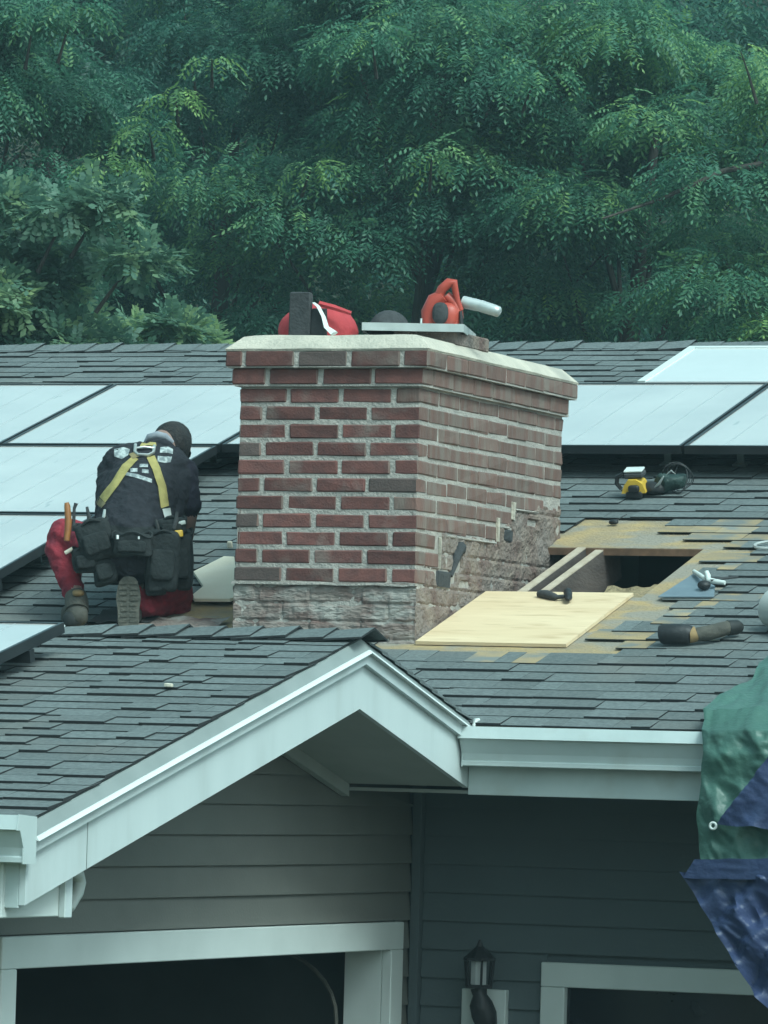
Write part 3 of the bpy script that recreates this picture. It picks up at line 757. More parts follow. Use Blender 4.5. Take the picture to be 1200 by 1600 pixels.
# ------------------------------------------------------------------ solar panels
def solar(Mroof, w, d, label, group, h0=.12):
    """panel in local roof frame: origin = lower left corner, x along eave, y up slope"""
    o = thing('solar_panel', Mroof.translation, label, 'solar panel', group)
    T = .036
    b = MB(); b.add([Mroof @ Vector(q) for q in ((.012, .012, h0 + T - .004), (w - .012, .012, h0 + T - .004), (w - .012, d - .012, h0 + T - .004), (.012, d - .012, h0 + T - .004),
                    (.012, .012, h0 + T - .012), (w - .012, .012, h0 + T - .012), (w - .012, d - .012, h0 + T - .012), (.012, d - .012, h0 + T - .012))], [(0, 1, 2, 3), (7, 6, 5, 4), (0, 4, 5, 1), (1, 5, 6, 2), (2, 6, 7, 3), (3, 7, 4, 0)])
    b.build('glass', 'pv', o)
    b = MB()
    for (x0, x1, y0, y1) in ((0, w, 0, .0125), (0, w, d - .0125, d), (0, .0125, .0125, d - .0125), (w - .0125, w, .0125, d - .0125)):
        b.box(x0, x1, y0, y1, h0, h0 + T, 0, Mroof)
    b.build('frame', 'frame_dark', o)
    b = MB()
    for k in range(1, 6): b.box(w * k / 6 - .0012, w * k / 6 + .0012, .014, d - .014, h0 + T - .0039, h0 + T - .0034, 0, Mroof)
    b.build('cell_lines', 'cell_line', o)
    for y in (d * .22, d * .78):
        b = MB(); b.box(-.005, w + .005, y - .018, y + .018, h0 - .042, h0 - .001, 0, Mroof); b.build('mounting_rail', 'frame_dark', o)
    for x in (w * .15, w * .85):
        for y in (d * .22, d * .78):
            b = MB(); b.box(x - .03, x + .03, y - .03, y + .03, .01, .02, 0, Mroof); b.box(x - .015, x + .015, y - .006, y + .006, .0195, h0 - .04, 0, Mroof)
            b.build('mounting_foot', 'frame_light', o)
    return o
PW, GAPX = 1.034, .012
SL = 1.228
row_y = [2.527, 1.325, .123]
names0 = ['solar panel in the top row at the left edge of the photo', 'top row solar panel just behind the kneeling worker\'s head', 'top row solar panel mostly hidden behind the brick chimney',
          'solar panel in the top row right of the chimney, above the yellow tool', 'solar panel in the top row at the right edge, below the skylight']
for k in range(5):
    X = -3.973 + k * (PW + GAPX)
    solar(roofM(X, row_y[0]), PW, SL, names0[k], 'roof solar panels')
X = -3.973 + (PW + GAPX)
solar(roofM(X, row_y[1]), PW, SL, 'middle row solar panel directly left of the worker\'s back', 'roof solar panels')
solar(roofM(X, row_y[2]), PW, SL, 'lowest main roof solar panel with corner beside the worker\'s red knee', 'roof solar panels')
Mg = Matrix.Translation(groof(-.28 - PW, -2.45 - 1.2, 0)) @ Matrix.Rotation(G, 4, 'X')
solar(Mg, PW, SL, 'solar panel on the garage roof below the worker\'s boots, left edge', 'roof solar panels', h0=.085)

# skylight up by the ridge
Ms = roofM(-.44, 3.80)
sk = thing('skylight', Ms.translation, 'glossy white skylight with dark maroon lower edge near the roof ridge', 'skylight')
W_, D_ = 1.25, .74
b = MB(); b.box(0, W_, 0, .03, .02, .125, 0, Ms); b.box(0, W_, D_ - .03, D_, .02, .125, 0, Ms); b.box(0, .03, .03, D_ - .03, .02, .125, 0, Ms); b.box(W_ - .03, W_, .03, D_ - .03, .02, .125, 0, Ms); b.build('kerb', 'maroon', sk)
b = MB(); b.box(.0, .035, -.004, D_, .1255, .145, 0, Ms); b.box(W_ - .035, W_, -.004, D_, .1255, .145, 0, Ms); b.box(.035, W_ - .035, D_ - .035, D_, .1255, .145, 0, Ms); b.build('side_frame', 'trim', sk)
b = MB(); b.box(.035, W_ - .035, -.002, D_ - .035, .128, .140, 0, Ms); b.build('glass', 'skyglass', sk)

# ------------------------------------------------------------------ things on top of the chimney
CT = .945
bag = thing('tool_bag', (-.55, .28, CT), 'red cloth bag with upright charcoal flap on the chimney crown', 'bag')
b = MB(); b.sellip((-.545, .30, CT + .035), ((.155, .01, .0), (0, .13, 0), (.0, 0, .105)), 1., 1., 24, 14, jit=.006); b.build('bag_body', 'redcloth', bag, smooth=True)
b = MB(); b.chbox(-.600, -.512, .135, .160, CT - .005, 1.118, .006, .002); b.build('flap', 'charcoal', bag)
b = MB(); b.chbox(-.512, -.448, .139, .158, CT - .004, 1.055, .006, .003); b.build('side_pocket', 'black', bag)
b = MB(); b.tube([(-.50, .14, 1.075), (-.475, .125, 1.06), (-.45, .12, 1.02), (-.435, .115, .98), (-.40, .11, .955)], [.008, .010, .011, .014, .022], 6, flat=.4); b.build('white_strap', 'trim', bag, smooth=True)
b = MB(); b.tube([(-.49, .17, 1.075), (-.43, .18, 1.06), (-.37, .2, 1.04)], [.012, .012, .009], 6); b.build('strap', 'redcloth', bag, smooth=True)
hat = thing('hard_hat', (-.30, .42, CT), 'black domed hard hat behind the metal cover on the chimney', 'hard hat')
b = MB(); b.sellip((-.315, .46, 1.0), ((.075, 0, 0), (0, .10, 0), (0, 0, .075)), 1., 1., 18, 12); b.build('shell', 'charcoal', hat, smooth=True)
b = MB(); b.sellip((-.315, .46, .985), ((.10, 0, 0), (0, .125, 0), (0, 0, .008)), 1., 1., 20, 6); b.build('brim', 'black', hat, smooth=True)
Mt = Matrix.Translation((-.335, .235, .988)) @ Matrix.Rotation(R_(15), 4, 'Z')
tray = thing('metal_cover', Mt.translation, 'shallow galvanised metal chimney cover lying loose on the crown', 'cover')
b = MB(); b.box(0, .385, 0, .46, .016, .020, 0, Mt); b.build('top_sheet', 'silver', tray)
b = MB()
for (x0, x1, y0, y1) in ((-.003, .388, -.003, 0), (-.003, .388, .46, .463), (-.003, 0, 0, .46), (.385, .388, 0, .46)): b.box(x0, x1, y0, y1, -.010, .0205, 0, Mt)
b.build('rim', 'silver', tray)
b = MB(); b.tube([Mt @ Vector((.22, .03, .019)), Mt @ Vector((.22, .03, .042))], .004, 6); b.build('bolt', 'trim', tray)
blo = thing('leaf_blower', (-.06, .42, 1.02), 'red handheld leaf blower with silver nozzle on the metal cover', 'leaf blower')
bz = 1.009
b = MB(); b.tube([(-.125, .40, bz), (-.125, .40, bz + .05), (-.105, .40, bz + .095), (-.07, .40, bz + .115)], [.030, .036, .034, .026], 10); b.tube([(-.03, .42, bz), (-.025, .42, bz + .05), (-.035, .42, bz + .09), (-.065, .41, bz + .115)], [.024, .026, .022, .020], 10); b.sellip((-.075, .43, bz + .04), ((.07, 0, 0), (0, .06, 0), (0, 0, .055)), .8, .8, 16, 10); b.build('housing', 'redplastic', blo, smooth=True)
b = MB(); b.tube([(-.095, .40, bz + .10), (-.075, .39, bz + .14), (-.045, .39, bz + .165), (-.028, .395, bz + .165), (-.025, .40, bz + .14), (-.02, .41, bz + .10), (-.008, .42, bz + .06)], [.020, .019, .019, .016, .013, .012, .013], 9); b.build('handle', 'redplastic', blo, smooth=True)
b = MB(); b.sellip((-.07, .365, bz + .045), ((.032, 0, 0), (0, .02, 0), (0, 0, .042)), .8, .8, 14, 8); b.build('motor_vent', 'charcoal', blo, smooth=True)
b = MB(); b.tube([(-.01, .45, bz + .095), (.05, .45, bz + .082), (.062, .45, bz + .080)], [.024, .023, .021], 12); b.tube([(.06, .45, bz + .080), (.12, .45, bz + .062), (.137, .45, bz + .056), (.142, .45, bz + .054)], [.023, .022, .020, .012], 12); b.build('nozzle', 'silver', blo, smooth=True)
b = MB(); b.tube([(-.0, .40, bz + .055), (.005, .40, bz + .0), (.004, .40, bz - .02)], [.006, .009, .008], 6); b.build('trigger', 'black', blo)

# ------------------------------------------------------------------ things lying on the roof
def roofpoly(name, pts, h, t, mat, label, cat):
    b = MB(); b.prism([roof(x, y, h) for x, y in pts], roof(0, 0, t) - roof(0, 0, 0)); o = b.build(name, mat); return tag(o, label, cat)
# new plywood sheet below the opening
roofpoly('plywood_sheet', [(.018, -.022), (.617, -.026), (.622, .705), (.022, .70)], .004, .013, 'ply', 'new tan plywood sheet laid on the roof right of the chimney', 'plywood')
# pale plywood offcut left of the chimney, leaning on the bricks
roofpoly('plywood_offcut', [(-1.102, .472), (-.955, .478), (-.935, .52), (-.975, .80), (-1.215, 1.115), (-1.262, 1.11), (-1.283, .885), (-1.20, .72), (-1.21, .66), (-1.13, .50)][:1] + [(-.955, .478), (-.935, .53), (-1.215, 1.115), (-1.262, 1.12), (-1.288, .88), (-1.148, .66), (-1.135, .52)], .02, .013, 'ply_pale', 'pale plywood offcut lying between the worker and the chimney', 'plywood')
def RL(Xc, Yc, rz=0., h=.014): return roofM(Xc, Yc, h, rz)
# claw hammer on the plywood
M_ = RL(.345, .56, R_(22), .018) @ Matrix.Scale(.8, 4)
ham = thing('hammer', M_.translation, 'dark claw hammer lying on the plywood below the roof opening', 'hammer')
b = MB(); b.tube([M_ @ Vector((-.055, .115, .014)), M_ @ Vector((-.02, .075, .017)), M_ @ Vector((.015, .02, .016)), M_ @ Vector((.03, .005, .018)), M_ @ Vector((.075, .0, .02))], [.015, .018, .015, .008, .008], 8); b.build('handle', 'charcoal', ham, smooth=True)
b = MB(); b.tube([M_ @ Vector((.072, -.085, .022)), M_ @ Vector((.078, -.06, .026)), M_ @ Vector((.08, -.02, .026)), M_ @ Vector((.08, .03, .026)), M_ @ Vector((.08, .06, .026))], [.006, .015, .014, .017, .017], 8); b.build('head', 'black', ham, smooth=True)
# yellow and black cordless tool
M_ = RL(.10, 2.22, R_(8), .016)
tool = thing('cordless_tool', M_.translation, 'yellow and black cordless power tool on shingles below the panels', 'power tool')
b = MB(); b.chbox(-.035, .035, -.05, .05, .0, .03, .006, 0, 0, M_); b.build('battery', 'black', tool)
b = MB(); b.prism([M_ @ Vector(q) for q in ((-.052, -.045, .022), (.05, -.045, .022), (.036, -.045, .062), (.012, -.045, .078), (-.022, -.045, .078), (-.04, -.045, .055))], (M_.to_3x3() @ Vector((0, .09, 0)))); b.build('body', 'yellow', tool)
b = MB(); b.sellip(M_ @ Vector((.002, -.05, .042)), (M_.to_3x3() @ Vector((.024, 0, 0)), M_.to_3x3() @ Vector((0, .012, 0)), M_.to_3x3() @ Vector((0, 0, .016))), .6, .6, 12, 8); b.build('front_vent', 'black', tool)
b = MB(); b.chbox(-.045, .04, -.03, .05, .079, .105, .008, 0, 0, M_); b.build('upper_housing', 'charcoal', tool)
b = MB(); b.chbox(-.042, .036, -.028, .045, .1055, .114, .003, 0, 0, M_); b.build('top_plate', 'trim', tool)
b = MB(); b.tube([M_ @ Vector(q) for q in ((-.045, -.02, .10), (-.07, -.02, .088), (-.074, -.02, .06), (-.056, -.02, .036))], [.009, .010, .010, .008], 7); b.build('handle', 'black', tool, smooth=True)
# dark bag with loops of wire
M_ = RL(.225, 2.28, 0, .016)
cb = thing('wire_bag', M_.translation, 'dark green bag with loops of wire beside the yellow tool', 'bag')
b = MB(); b.sellip(M_ @ Vector((.0, 0, .040)), (M_.to_3x3() @ Vector((.062, 0, .034)), M_.to_3x3() @ Vector((0, .05, 0)), M_.to_3x3() @ Vector((-.022, 0, .036))), 1.25, 1.2, 26, 16, jit=.034); b.build('bag_body', 'bag_green', cb, smooth=True)
b = MB(); b.sellip(M_ @ Vector((-.055, -.03, .028)), (M_.to_3x3() @ Vector((.055, 0, 0)), M_.to_3x3() @ Vector((0, .04, 0)), M_.to_3x3() @ Vector((0, 0, .028))), .9, .9, 12, 8, jit=.01); b.build('bag_mouth', 'black', cb, smooth=True)
for k in range(4):
    c0 = Vector((.035 + .008 * k, -.02 + .012 * k, .068)); ra, rb_ = .052 - .004 * k, .066 - .005 * k
    b = MB(); b.tube([M_ @ (c0 + Vector((ra * math.cos(t), .02 * math.sin(t * 2 + k), rb_ * math.sin(t)))) for t in [q * 2 * math.pi / 20 for q in range(21)]], .0022, 5, cap=False); b.build('wire_loop', 'charcoal', cb, smooth=True)
b = MB(); b.tube([M_ @ Vector(q) for q in ((-.05, -.06, .03), (-.02, -.065, .055), (.0, -.062, .085))], [.003, .010, .004], 6, flat=.5); b.tube([M_ @ Vector(q) for q in ((.01, -.055, .09), (.03, -.05, .105), (.045, -.045, .09))], [.003, .009, .003], 6, flat=.5); b.build('pale_fold', 'greyplastic', cb, smooth=True)
# small black clip with a bit of wire
M_ = RL(.155, 1.79, 0, .006)
cl = thing('cable_clip', M_.translation, 'small black clip with thin wire above the roof opening', 'clip')
b = MB(); b.sellip(M_ @ Vector((0, 0, .010)), (M_.to_3x3() @ Vector((.02, 0, 0)), M_.to_3x3() @ Vector((0, .014, 0)), M_.to_3x3() @ Vector((0, 0, .010))), .7, .7, 12, 6); b.build('clip_body', 'black', cl, smooth=True)
b = MB(); b.tube([M_ @ Vector(q) for q in ((.01, 0, .016), (.025, .02, .024), (.04, .05, .03))], .002, 5); b.build('wire', 'charcoal', cl)
# flashing sheet and snips
fl = roofpoly('flashing_sheet', [(.742, .645), (.962, .655), (.915, .81), (.767, .985)], .016, .004, 'blue_metal', 'blue grey metal flashing sheet lying right of the roof opening', 'flashing')
M_ = RL(.86, .80, R_(-20), .022)
sn = thing('tin_snips', M_.translation, 'pale handled tin snips resting on the blue flashing sheet', 'snips')
b = MB(); b.tube([M_ @ Vector(q) for q in ((-.14, .14, .01), (-.06, .075, .018), (.03, .0, .026))], [.009, .010, .009], 8); b.build('handle', 'trim', sn, smooth=True)
b = MB(); b.tube([M_ @ Vector(q) for q in ((.02, .015, .055), (.03, .01, .04), (.05, -.01, .028), (.12, -.0, .024))], [.010, .012, .012, .008], 8); b.build('handle', 'trim', sn, smooth=True)
b = MB(); b.sellip(M_ @ Vector((.05, -.04, .018)), (M_.to_3x3() @ Vector((.026, 0, 0)), M_.to_3x3() @ Vector((0, .026, 0)), M_.to_3x3() @ Vector((0, 0, .018))), 1, 1, 14, 8); b.build('pivot', 'black', sn, smooth=True)
b = MB(); b.prism([M_ @ Vector(q) for q in ((.04, .0, .03), (.13, .07, .03), (.14, .06, .03), (.07, -.02, .03))], M_.to_3x3() @ Vector((0, 0, .006))); b.build('blade', 'charcoal', sn)
# black cylindrical tool with bent grey brown grip
M_ = RL(1.0, .02, 0, .016)
to = thing('caulking_gun', M_.translation, 'black cylinder tool with bent grey brown grip on the lower shingles', 'tool')
b = MB(); b.tube([M_ @ Vector(q) for q in ((-.02, -.02, .037), (-.012, -.02, .038), (.085, -.01, .036), (.095, -.01, .034))], [.034, .038, .037, .030], 16); b.build('cylinder', 'black', to, smooth=True)
b = MB(); b.tube([M_ @ Vector(q) for q in ((.085, -.01, .034), (.105, .0, .034), (.112, .003, .036))], [.031, .029, .027], 12); b.build('collar', 'tan', to, smooth=True)
b = MB(); b.tube([M_ @ Vector(q) for q in ((.11, .003, .032), (.15, .02, .034), (.19, .06, .038), (.215, .09, .04))], [.026, .028, .027, .025], 12); b.build('grip', 'boot', to, smooth=True)
b = MB(); b.tube([M_ @ Vector(q) for q in ((.205, .08, .038), (.235, .11, .034), (.245, .12, .03))], [.029, .027, .018], 12); b.build('end_cap', 'boot_dark', to, smooth=True)
# grey bucket lying at the right edge
M_ = RL(1.42, .20, R_(60), .006)
bu = thing('bucket', M_.translation, 'pale grey plastic bucket lying tipped at the right edge of the roof', 'bucket')
b = MB(); V = []; F = []; nn = 28
for k, (y, r) in enumerate(((-.13, .105), (-.125, .112), (.13, .09), (.13, .0), (.12, .0), (.12, .084), (-.13, .105))[:4] + ((.122, .0), (.122, .085), (-.128, .104))):
    for j in range(nn):
        th = 2 * math.pi * j / nn; V.append(M_ @ (Vector((r * math.cos(th), y, .105 + r * math.sin(th))) * .8))
for k in range(6):
    for j in range(nn): F.append((k * nn + j, k * nn + (j + 1) % nn, (k + 1) * nn + (j + 1) % nn, (k + 1) * nn + j))
b.add(V, F); b.build('shell', 'greyplastic', bu, smooth=True)
b = MB(); b.tube([M_ @ (Vector((.112 * math.cos(t), -.125, .105 + .112 * math.sin(t))) * .8) for t in [q * 2 * math.pi / 28 for q in range(29)]], .006, 6, cap=False); b.build('rim', 'greyplastic', bu, smooth=True)
# small ring of pale strap
M_ = RL(.93, 1.42, 0, .018)
b = MB(); b.tube([M_ @ Vector((.055 * math.cos(t), .055 * math.sin(t), .006)) for t in [q * 2 * math.pi / 24 for q in range(25)]], .006, 6, cap=False)
tag(b.build('strap_ring', 'greyplastic', smooth=True), 'small pale strap ring lying on shingles at the right edge', 'ring')
# wood chips and scraps
for k, (M_, lab, sz) in enumerate(((Matrix.Translation(groof(.313, -2.94, .022)), 'pale wood chip lying on the garage roof shingles', .015), (roofM(-1.33, 1.33, .02), 'white plastic clip standing on shingles left of the chimney', .012))):
    b = MB(); b.sellip(M_ @ Vector((0, 0, .004)), (M_.to_3x3() @ Vector((sz, 0, 0)), M_.to_3x3() @ Vector((0, sz * .7, 0)), M_.to_3x3() @ Vector((0, 0, sz * (.45 if k < 1 else 1.3)))), .5, .6, 8, 5, jit=.003)
    tag(b.build('wood_chip', 'chip'), lab, 'chip')
# loose torn felt where the worker kneels
random.seed(11)
for k, (Xc, Yc, w, d, mt, lab) in enumerate(((-1.05, .15, .20, .10, 'parge_front', 'brown torn underlay sheet under the worker\'s right knee'), (-.86, .02, .20, .09, 'charcoal', 'curled dark felt strip at the foot of the chimney'), (-1.28, .26, .13, .10, 'felt', 'dark felt piece under the worker between his boots'))):
    b = MB(); V = []; F = []
    for i in range(13):
        for j in range(7):
            u, v_ = i / 12 * 2 - 1, j / 6 * 2 - 1
            rr = 1 + .15 * noise.noise(Vector((u * 3, v_ * 3, k)))
            V.append(roof(Xc + u * w * rr, Yc + v_ * d * rr, .012 + .022 * abs(noise.noise(Vector((u * 2.2, v_ * 1.6, k * 3)))) + .03 * max(0, abs(u) - .75)))
    for i in range(12):
        for j in range(6): F.append((i * 7 + j, (i + 1) * 7 + j, (i + 1) * 7 + j + 1, i * 7 + j + 1))
    b.add(V, F); tag(b.build('felt_scrap', mt, smooth=True), lab, 'felt')

# ------------------------------------------------------------------ wall lantern
lamp = thing('wall_lamp', (.46, FY, -1.62), 'black wall lantern with pale glass on white block beside the window', 'lamp')
b = MB(); b.chbox(.36, .532, FY - .03, FY + .004, -1.80, -1.482, .003); b.build('mounting_block', 'trim', lamp)
ly = FY - .12
b = MB(); b.prism([(.46 + .052 * math.cos(t), ly + .052 * math.sin(t), -1.475) for t in [q * math.pi / 3 for q in range(6)]], (0, 0, .012)); b.prism([(.46 + .062 * math.cos(t), ly + .062 * math.sin(t), -1.375) for t in [q * math.pi / 3 for q in range(6)]], (0, 0, .010))
b.tube([(.46, ly, -1.366), (.46, ly, -1.345), (.46, ly, -1.325), (.46, ly, -1.30)], [.058, .035, .014, .004], 6)
for q in range(6):
    t = q * math.pi / 3; b.tube([(.46 + .047 * math.cos(t), ly + .047 * math.sin(t), -1.47), (.46 + .056 * math.cos(t), ly + .056 * math.sin(t), -1.37)], .005, 5)
b.build('cage', 'black', lamp)
b = MB(); b.prism([(.458 + .030 * math.cos(t), ly + .030 * math.sin(t), -1.462) for t in [q * math.pi / 4 for q in range(8)]], (0, 0, .084)); b.build('glass', 'lampglass', lamp)
b = MB(); b.tube([(.46, ly, -1.475), (.465, ly, -1.50), (.47, ly, -1.53), (.48, ly + .01, -1.57), (.485, ly + .03, -1.62), (.48, ly + .06, -1.66), (.48, FY - .03, -1.68)], [.03, .026, .042, .046, .038, .03, .028], 10); b.build('arm', 'black', lamp, smooth=True)

# ------------------------------------------------------------------ tarpaulin hanging over the eave
tarp = thing('tarpaulin', (1.8, -1.2, -1.5), 'green and blue tarpaulin draped over the eave at the right edge', 'tarp')
prof = [(-.30, None), (-.45, None), (-.62, None), (-.80, None), (-.98, None), (-1.12, -.50), (-1.20, -.54), (-1.225, -.62), (-1.22, -.72), (-1.235, -.82), (-1.22, -.92), (-1.25, -1.0)]
left = [1.52, 1.50, 1.53, 1.515, 1.50, 1.515, 1.53, 1.545, 1.54, 1.535, 1.535, 1.56]
def prof_pt(t):
    i = min(int(t), len(prof) - 2); f = t - i
    def z_(q): return ZB + q[0] * tp + .035 if q[1] is None else q[1]
    a, c = prof[i], prof[i + 1]
    return a[0] + (c[0] - a[0]) * f, z_(a) + (z_(c) - z_(a)) * f, left[i] + (left[i + 1] - left[i]) * f
b = MB(); V = []; F = []; NU, NV = 110, 130
for i in range(NV + 1):
    t = i / NV * (len(prof) - 1.001); y, z, xl = prof_pt(t)
    for j in range(NU + 1):
        u = j / NU; x = xl + u ** 1.15 * 1.05
        k = .042 * noise.noise(Vector((x * 5, z * 3.2, y * 2))) + .03 * noise.noise(Vector((x * 11 + z * 6, z * 5, 4))) + .012 * noise.noise(Vector((x * 28, z * 20, 7)))
        k += .034 * (1 - abs(((x * 5.2 + z * 4.6 + .5 * noise.noise(Vector((x * 3, z * 3, 0)))) % 1) * 2 - 1))
        rg = sum(a_ * (1 - 2 * abs(noise.noise(Vector((x * f_ + z * f_ * .7, z * f_ * .8 - x * f_ * .3, f_))))) for a_, f_ in ((.022, 5), (.012, 11), (.006, 23)))
        k = k * .5 + rg
        edge = min(1, u * 9)
        onroof = prof[min(int(t), len(prof) - 1)][1] is None
        if onroof: V.append((x, y, z + max(0, k + .015) * .9))
        else: V.append((x + .3 * k * (1 - edge), y - abs(k) * (.35 + .65 * edge) - .05 * u, z + .25 * k))
for i in range(NV):
    for j in range(NU): F.append((i * (NU + 1) + j, i * (NU + 1) + j + 1, (i + 1) * (NU + 1) + j + 1, (i + 1) * (NU + 1) + j))
b.add(V, F); b.build('green_sheet', 'tarp_green', tarp, smooth=True)
def cloth(name, corners, mat, bul=.03, seed=0, n=40, drop=0):
    """bilinear sheet between four corners, creased"""
    A, B_, C_, D_ = [Vector(c) for c in corners]; b = MB(); V = []; F = []
    for i in range(n + 1):
        for j in range(n + 1):
            u, v_ = i / n, j / n
            p_ = (A * (1 - u) + B_ * u) * (1 - v_) + (D_ * (1 - u) + C_ * u) * v_
            k = bul * .6 * sum(a_ * (1 - 2 * abs(noise.noise(Vector((p_.x * f_ + p_.z * f_ * .8, p_.z * f_ * .6 - p_.x * f_ * .3, f_ + seed))))) for a_, f_ in ((1, 5), (.5, 11), (.25, 24))) + bul * .6 * (noise.noise(p_ * 6 + Vector((seed, 0, 0))) + .6 * noise.noise(Vector((p_.x * 14 + p_.z * 9, p_.z * 4, seed)))) + bul * .8 * (1 - abs((((p_.x - p_.z * .9) * 6 + .6 * noise.noise(p_ * 3)) % 1) * 2 - 1))
            V.append((p_.x, p_.y - k, p_.z + drop * math.sin(u * math.pi) * v_ + .3 * k))
    for i in range(n):
        for j in range(n): F.append((i * (n + 1) + j, (i + 1) * (n + 1) + j, (i + 1) * (n + 1) + j + 1, i * (n + 1) + j + 1))
    b.add(V, F); return b.build(name, mat, tarp, smooth=True)
cloth('blue_underside', [(1.505, -1.24, -1.035), (2.7, -1.34, -1.0), (2.7, -1.30, -2.1), (1.80, -1.28, -1.45)], 'tarp_blue', .05, 3, 90)
cloth('blue_flap', [(1.90, -1.36, -.55), (2.45, -1.38, -.42), (2.45, -1.37, -.90), (1.655, -1.33, -.86)], 'tarp_blue', .025, 8, 60)
cloth('green_hem', [(1.56, -1.30, -.975), (2.6, -1.37, -.93), (2.6, -1.36, -1.03), (1.52, -1.295, -1.04)], 'tarp_blue', .012, 12, 24)
b = MB(); b.tube([(1.638 + .011 * math.cos(t), -1.352, -.856 + .011 * math.sin(t)) for t in [q * 2 * math.pi / 16 for q in range(17)]], .0045, 6, cap=False); b.build('grommet', 'trim', tarp, smooth=True)

# ------------------------------------------------------------------ the worker (kneeling on the right knee, bent forward, back to the street)
PB = Vector((-1.225, .117, -.185))
def L(px, py, d=0.): return PB + RT * ((px - 200) / 407) + UP * ((985 - py) / 407) + FW * d
def Lv(a, c, d): return RT * a + UP * c + FW * d
person = thing('person', PB, 'roofer in black shirt and red trousers kneeling beside the chimney, back turned', 'person')
prims = []                                     # (p0, p1, r0, r1, squash axis, squash, material)
def cap_(p0, p1, r0, r1, mat, sq=None, k=1.): prims.append((Vector(p0), Vector(p1), r0, r1, sq, k, mat))
SH_, NV_, PT_, SK_, HR_ = 'blackcloth', 'navy', 'red_pants', 'skin', 'hair'
# pelvis and torso
cap_(L(180, 858, .06), L(232, 860, .06), .107, .107, SH_)
cap_(L(196, 862, .09), L(222, 862, .09), .132, .132, SH_)
cap_(L(204, 842, .085), L(214, 780, .20), .15, .155, SH_, FW + UP * .2, .86)
cap_(L(214, 785, .20), L(224, 748, .31), .160, .150, SH_, FW, .78)
cap_(L(190, 727, .32), L(258, 732, .33), .092, .092, SH_)
cap_(L(176, 738, .34), L(178, 805, .20), .078, .085, SH_)
cap_(L(268, 745, .33), L(252, 805, .20), .085, .08, SH_)
# neck and head
cap_(L(238, 712, .38), L(250, 690, .46), .062, .058, SK_)
cap_(L(256, 693, .50), L(262, 684, .54), .076, .076, HR_)
cap_(L(252, 705, .56), L(256, 712, .58), .05, .045, SK_)
cap_(L(283, 697, .52), L(286, 700, .52), .014, .014, SK_)                 # ear
cap_(L(258, 718, .60), L(258, 722, .615), .014, .012, SK_)                # nose
# right arm (sleeve to the elbow)
cap_(L(280, 738, .33), L(290, 790, .28), .062, .052, NV_)
cap_(L(290, 788, .28), L(288, 808, .29), .044, .040, SK_)
cap_(L(288, 808, .29), L(281, 862, .40), .040, .030, SK_)
# left arm reaching down in front
cap_(L(172, 728, .37), L(158, 780, .46), .058, .050, NV_)
cap_(L(158, 780, .46), L(160, 800, .50), .043, .040, SK_)
cap_(L(160, 800, .50), L(200, 862, .56), .040, .030, SK_)
# right leg: thigh down to the knee, shin lying back to the toe
cap_(L(230, 868, .10), L(268, 930, .24), .098, .078, PT_)
cap_(L(262, 905, .16), L(272, 945, .24), .085, .062, PT_)
cap_(L(270, 938, .24), L(225, 945, .08), .066, .055, PT_)
cap_(L(225, 945, .08), L(205, 930, .045), .052, .046, PT_)
# left leg: thigh out to the side, shin down to the planted boot
cap_(L(176, 862, .08), L(96, 836, .24), .095, .066, PT_)
cap_(L(88, 838, .24), L(88, 860, .22), .052, .052, PT_)
cap_(L(88, 860, .22), L(112, 925, .13), .056, .044, PT_)
cap_(L(114, 925, .12), L(116, 938, .11), .036, .034, SK_)
def hand(c, d, side, up):
    """palm and five bent fingers; d = pointing direction, side = thumb side"""
    d, side, up = Vector(d).normalized(), Vector(side).normalized(), Vector(up).normalized()
    cap_(c, Vector(c) + d * .05, .030, .034, SK_, up, .55)
    for i, (o_, ln) in enumerate(((.030, .070), (.010, .078), (-.010, .073), (-.029, .058))):
        q0 = Vector(c) + d * .062 + side * o_
        q1 = q0 + d * ln * .5 - up * .006; q2 = q1 + d * ln * .3 - up * ln * .3; q3 = q2 + d * ln * .06 - up * ln * .3
        cap_(q0, q1, .0095, .009, SK_); cap_(q1, q2, .009, .0085, SK_); cap_(q2, q3, .0085, .008, SK_)
    t0 = Vector(c) + side * .026 + d * .01; t1 = t0 + side * .03 + d * .03; t2 = t1 + d * .03 - up * .01
    cap_(t0, t1, .012, .011, SK_); cap_(t1, t2, .011, .009, SK_)
hand(L(280, 872, .42), Lv(-.2, -.75, .55), Lv(-1, 0, -.2), Lv(0, .55, .7))
hand(L(204, 870, .57), Lv(.2, -.75, .5), Lv(1, 0, .0), Lv(0, .5, .7))

def capsule(p0, p1, r0, r1, sq, k, n=16, rings=5):
    ax = p1 - p0; ln = ax.length; t = ax.normalized() if ln > 1e-6 else Vector((0, 0, 1))
    a = t.orthogonal().normalized(); c = t.cross(a)
    V = []; F = []
    rows = []
    for i in range(rings + 1):
        ph = -math.pi / 2 + (math.pi / 2) * i / rings; rows.append((p0 + t * (r0 * math.sin(ph)), r0 * math.cos(ph)))
    for i in range(rings + 1):
        ph = (math.pi / 2) * i / rings; rows.append((p1 + t * (r1 * math.sin(ph)), r1 * math.cos(ph)))
    for q, r in rows:
        for j in range(n):
            th = 2 * math.pi * j / n; V.append(q + (a * math.cos(th) + c * math.sin(th)) * max(r, 1e-4))
    m_ = len(rows)
    for i in range(m_ - 1):
        for j in range(n): F.append((i * n + j, i * n + (j + 1) % n, (i + 1) * n + (j + 1) % n, (i + 1) * n + j))
    F.append(tuple(range(n))[::-1]); F.append(tuple((m_ - 1) * n + j for j in range(n)))
    if sq is not None:
        s = Vector(sq).normalized(); mid = (p0 + p1) / 2
        V = [v - s * ((v - mid).dot(s) - (q0 := (t * (v - mid).dot(t)).dot(s))) * (1 - k) for v in V]
    return V, F
tmp = MB()
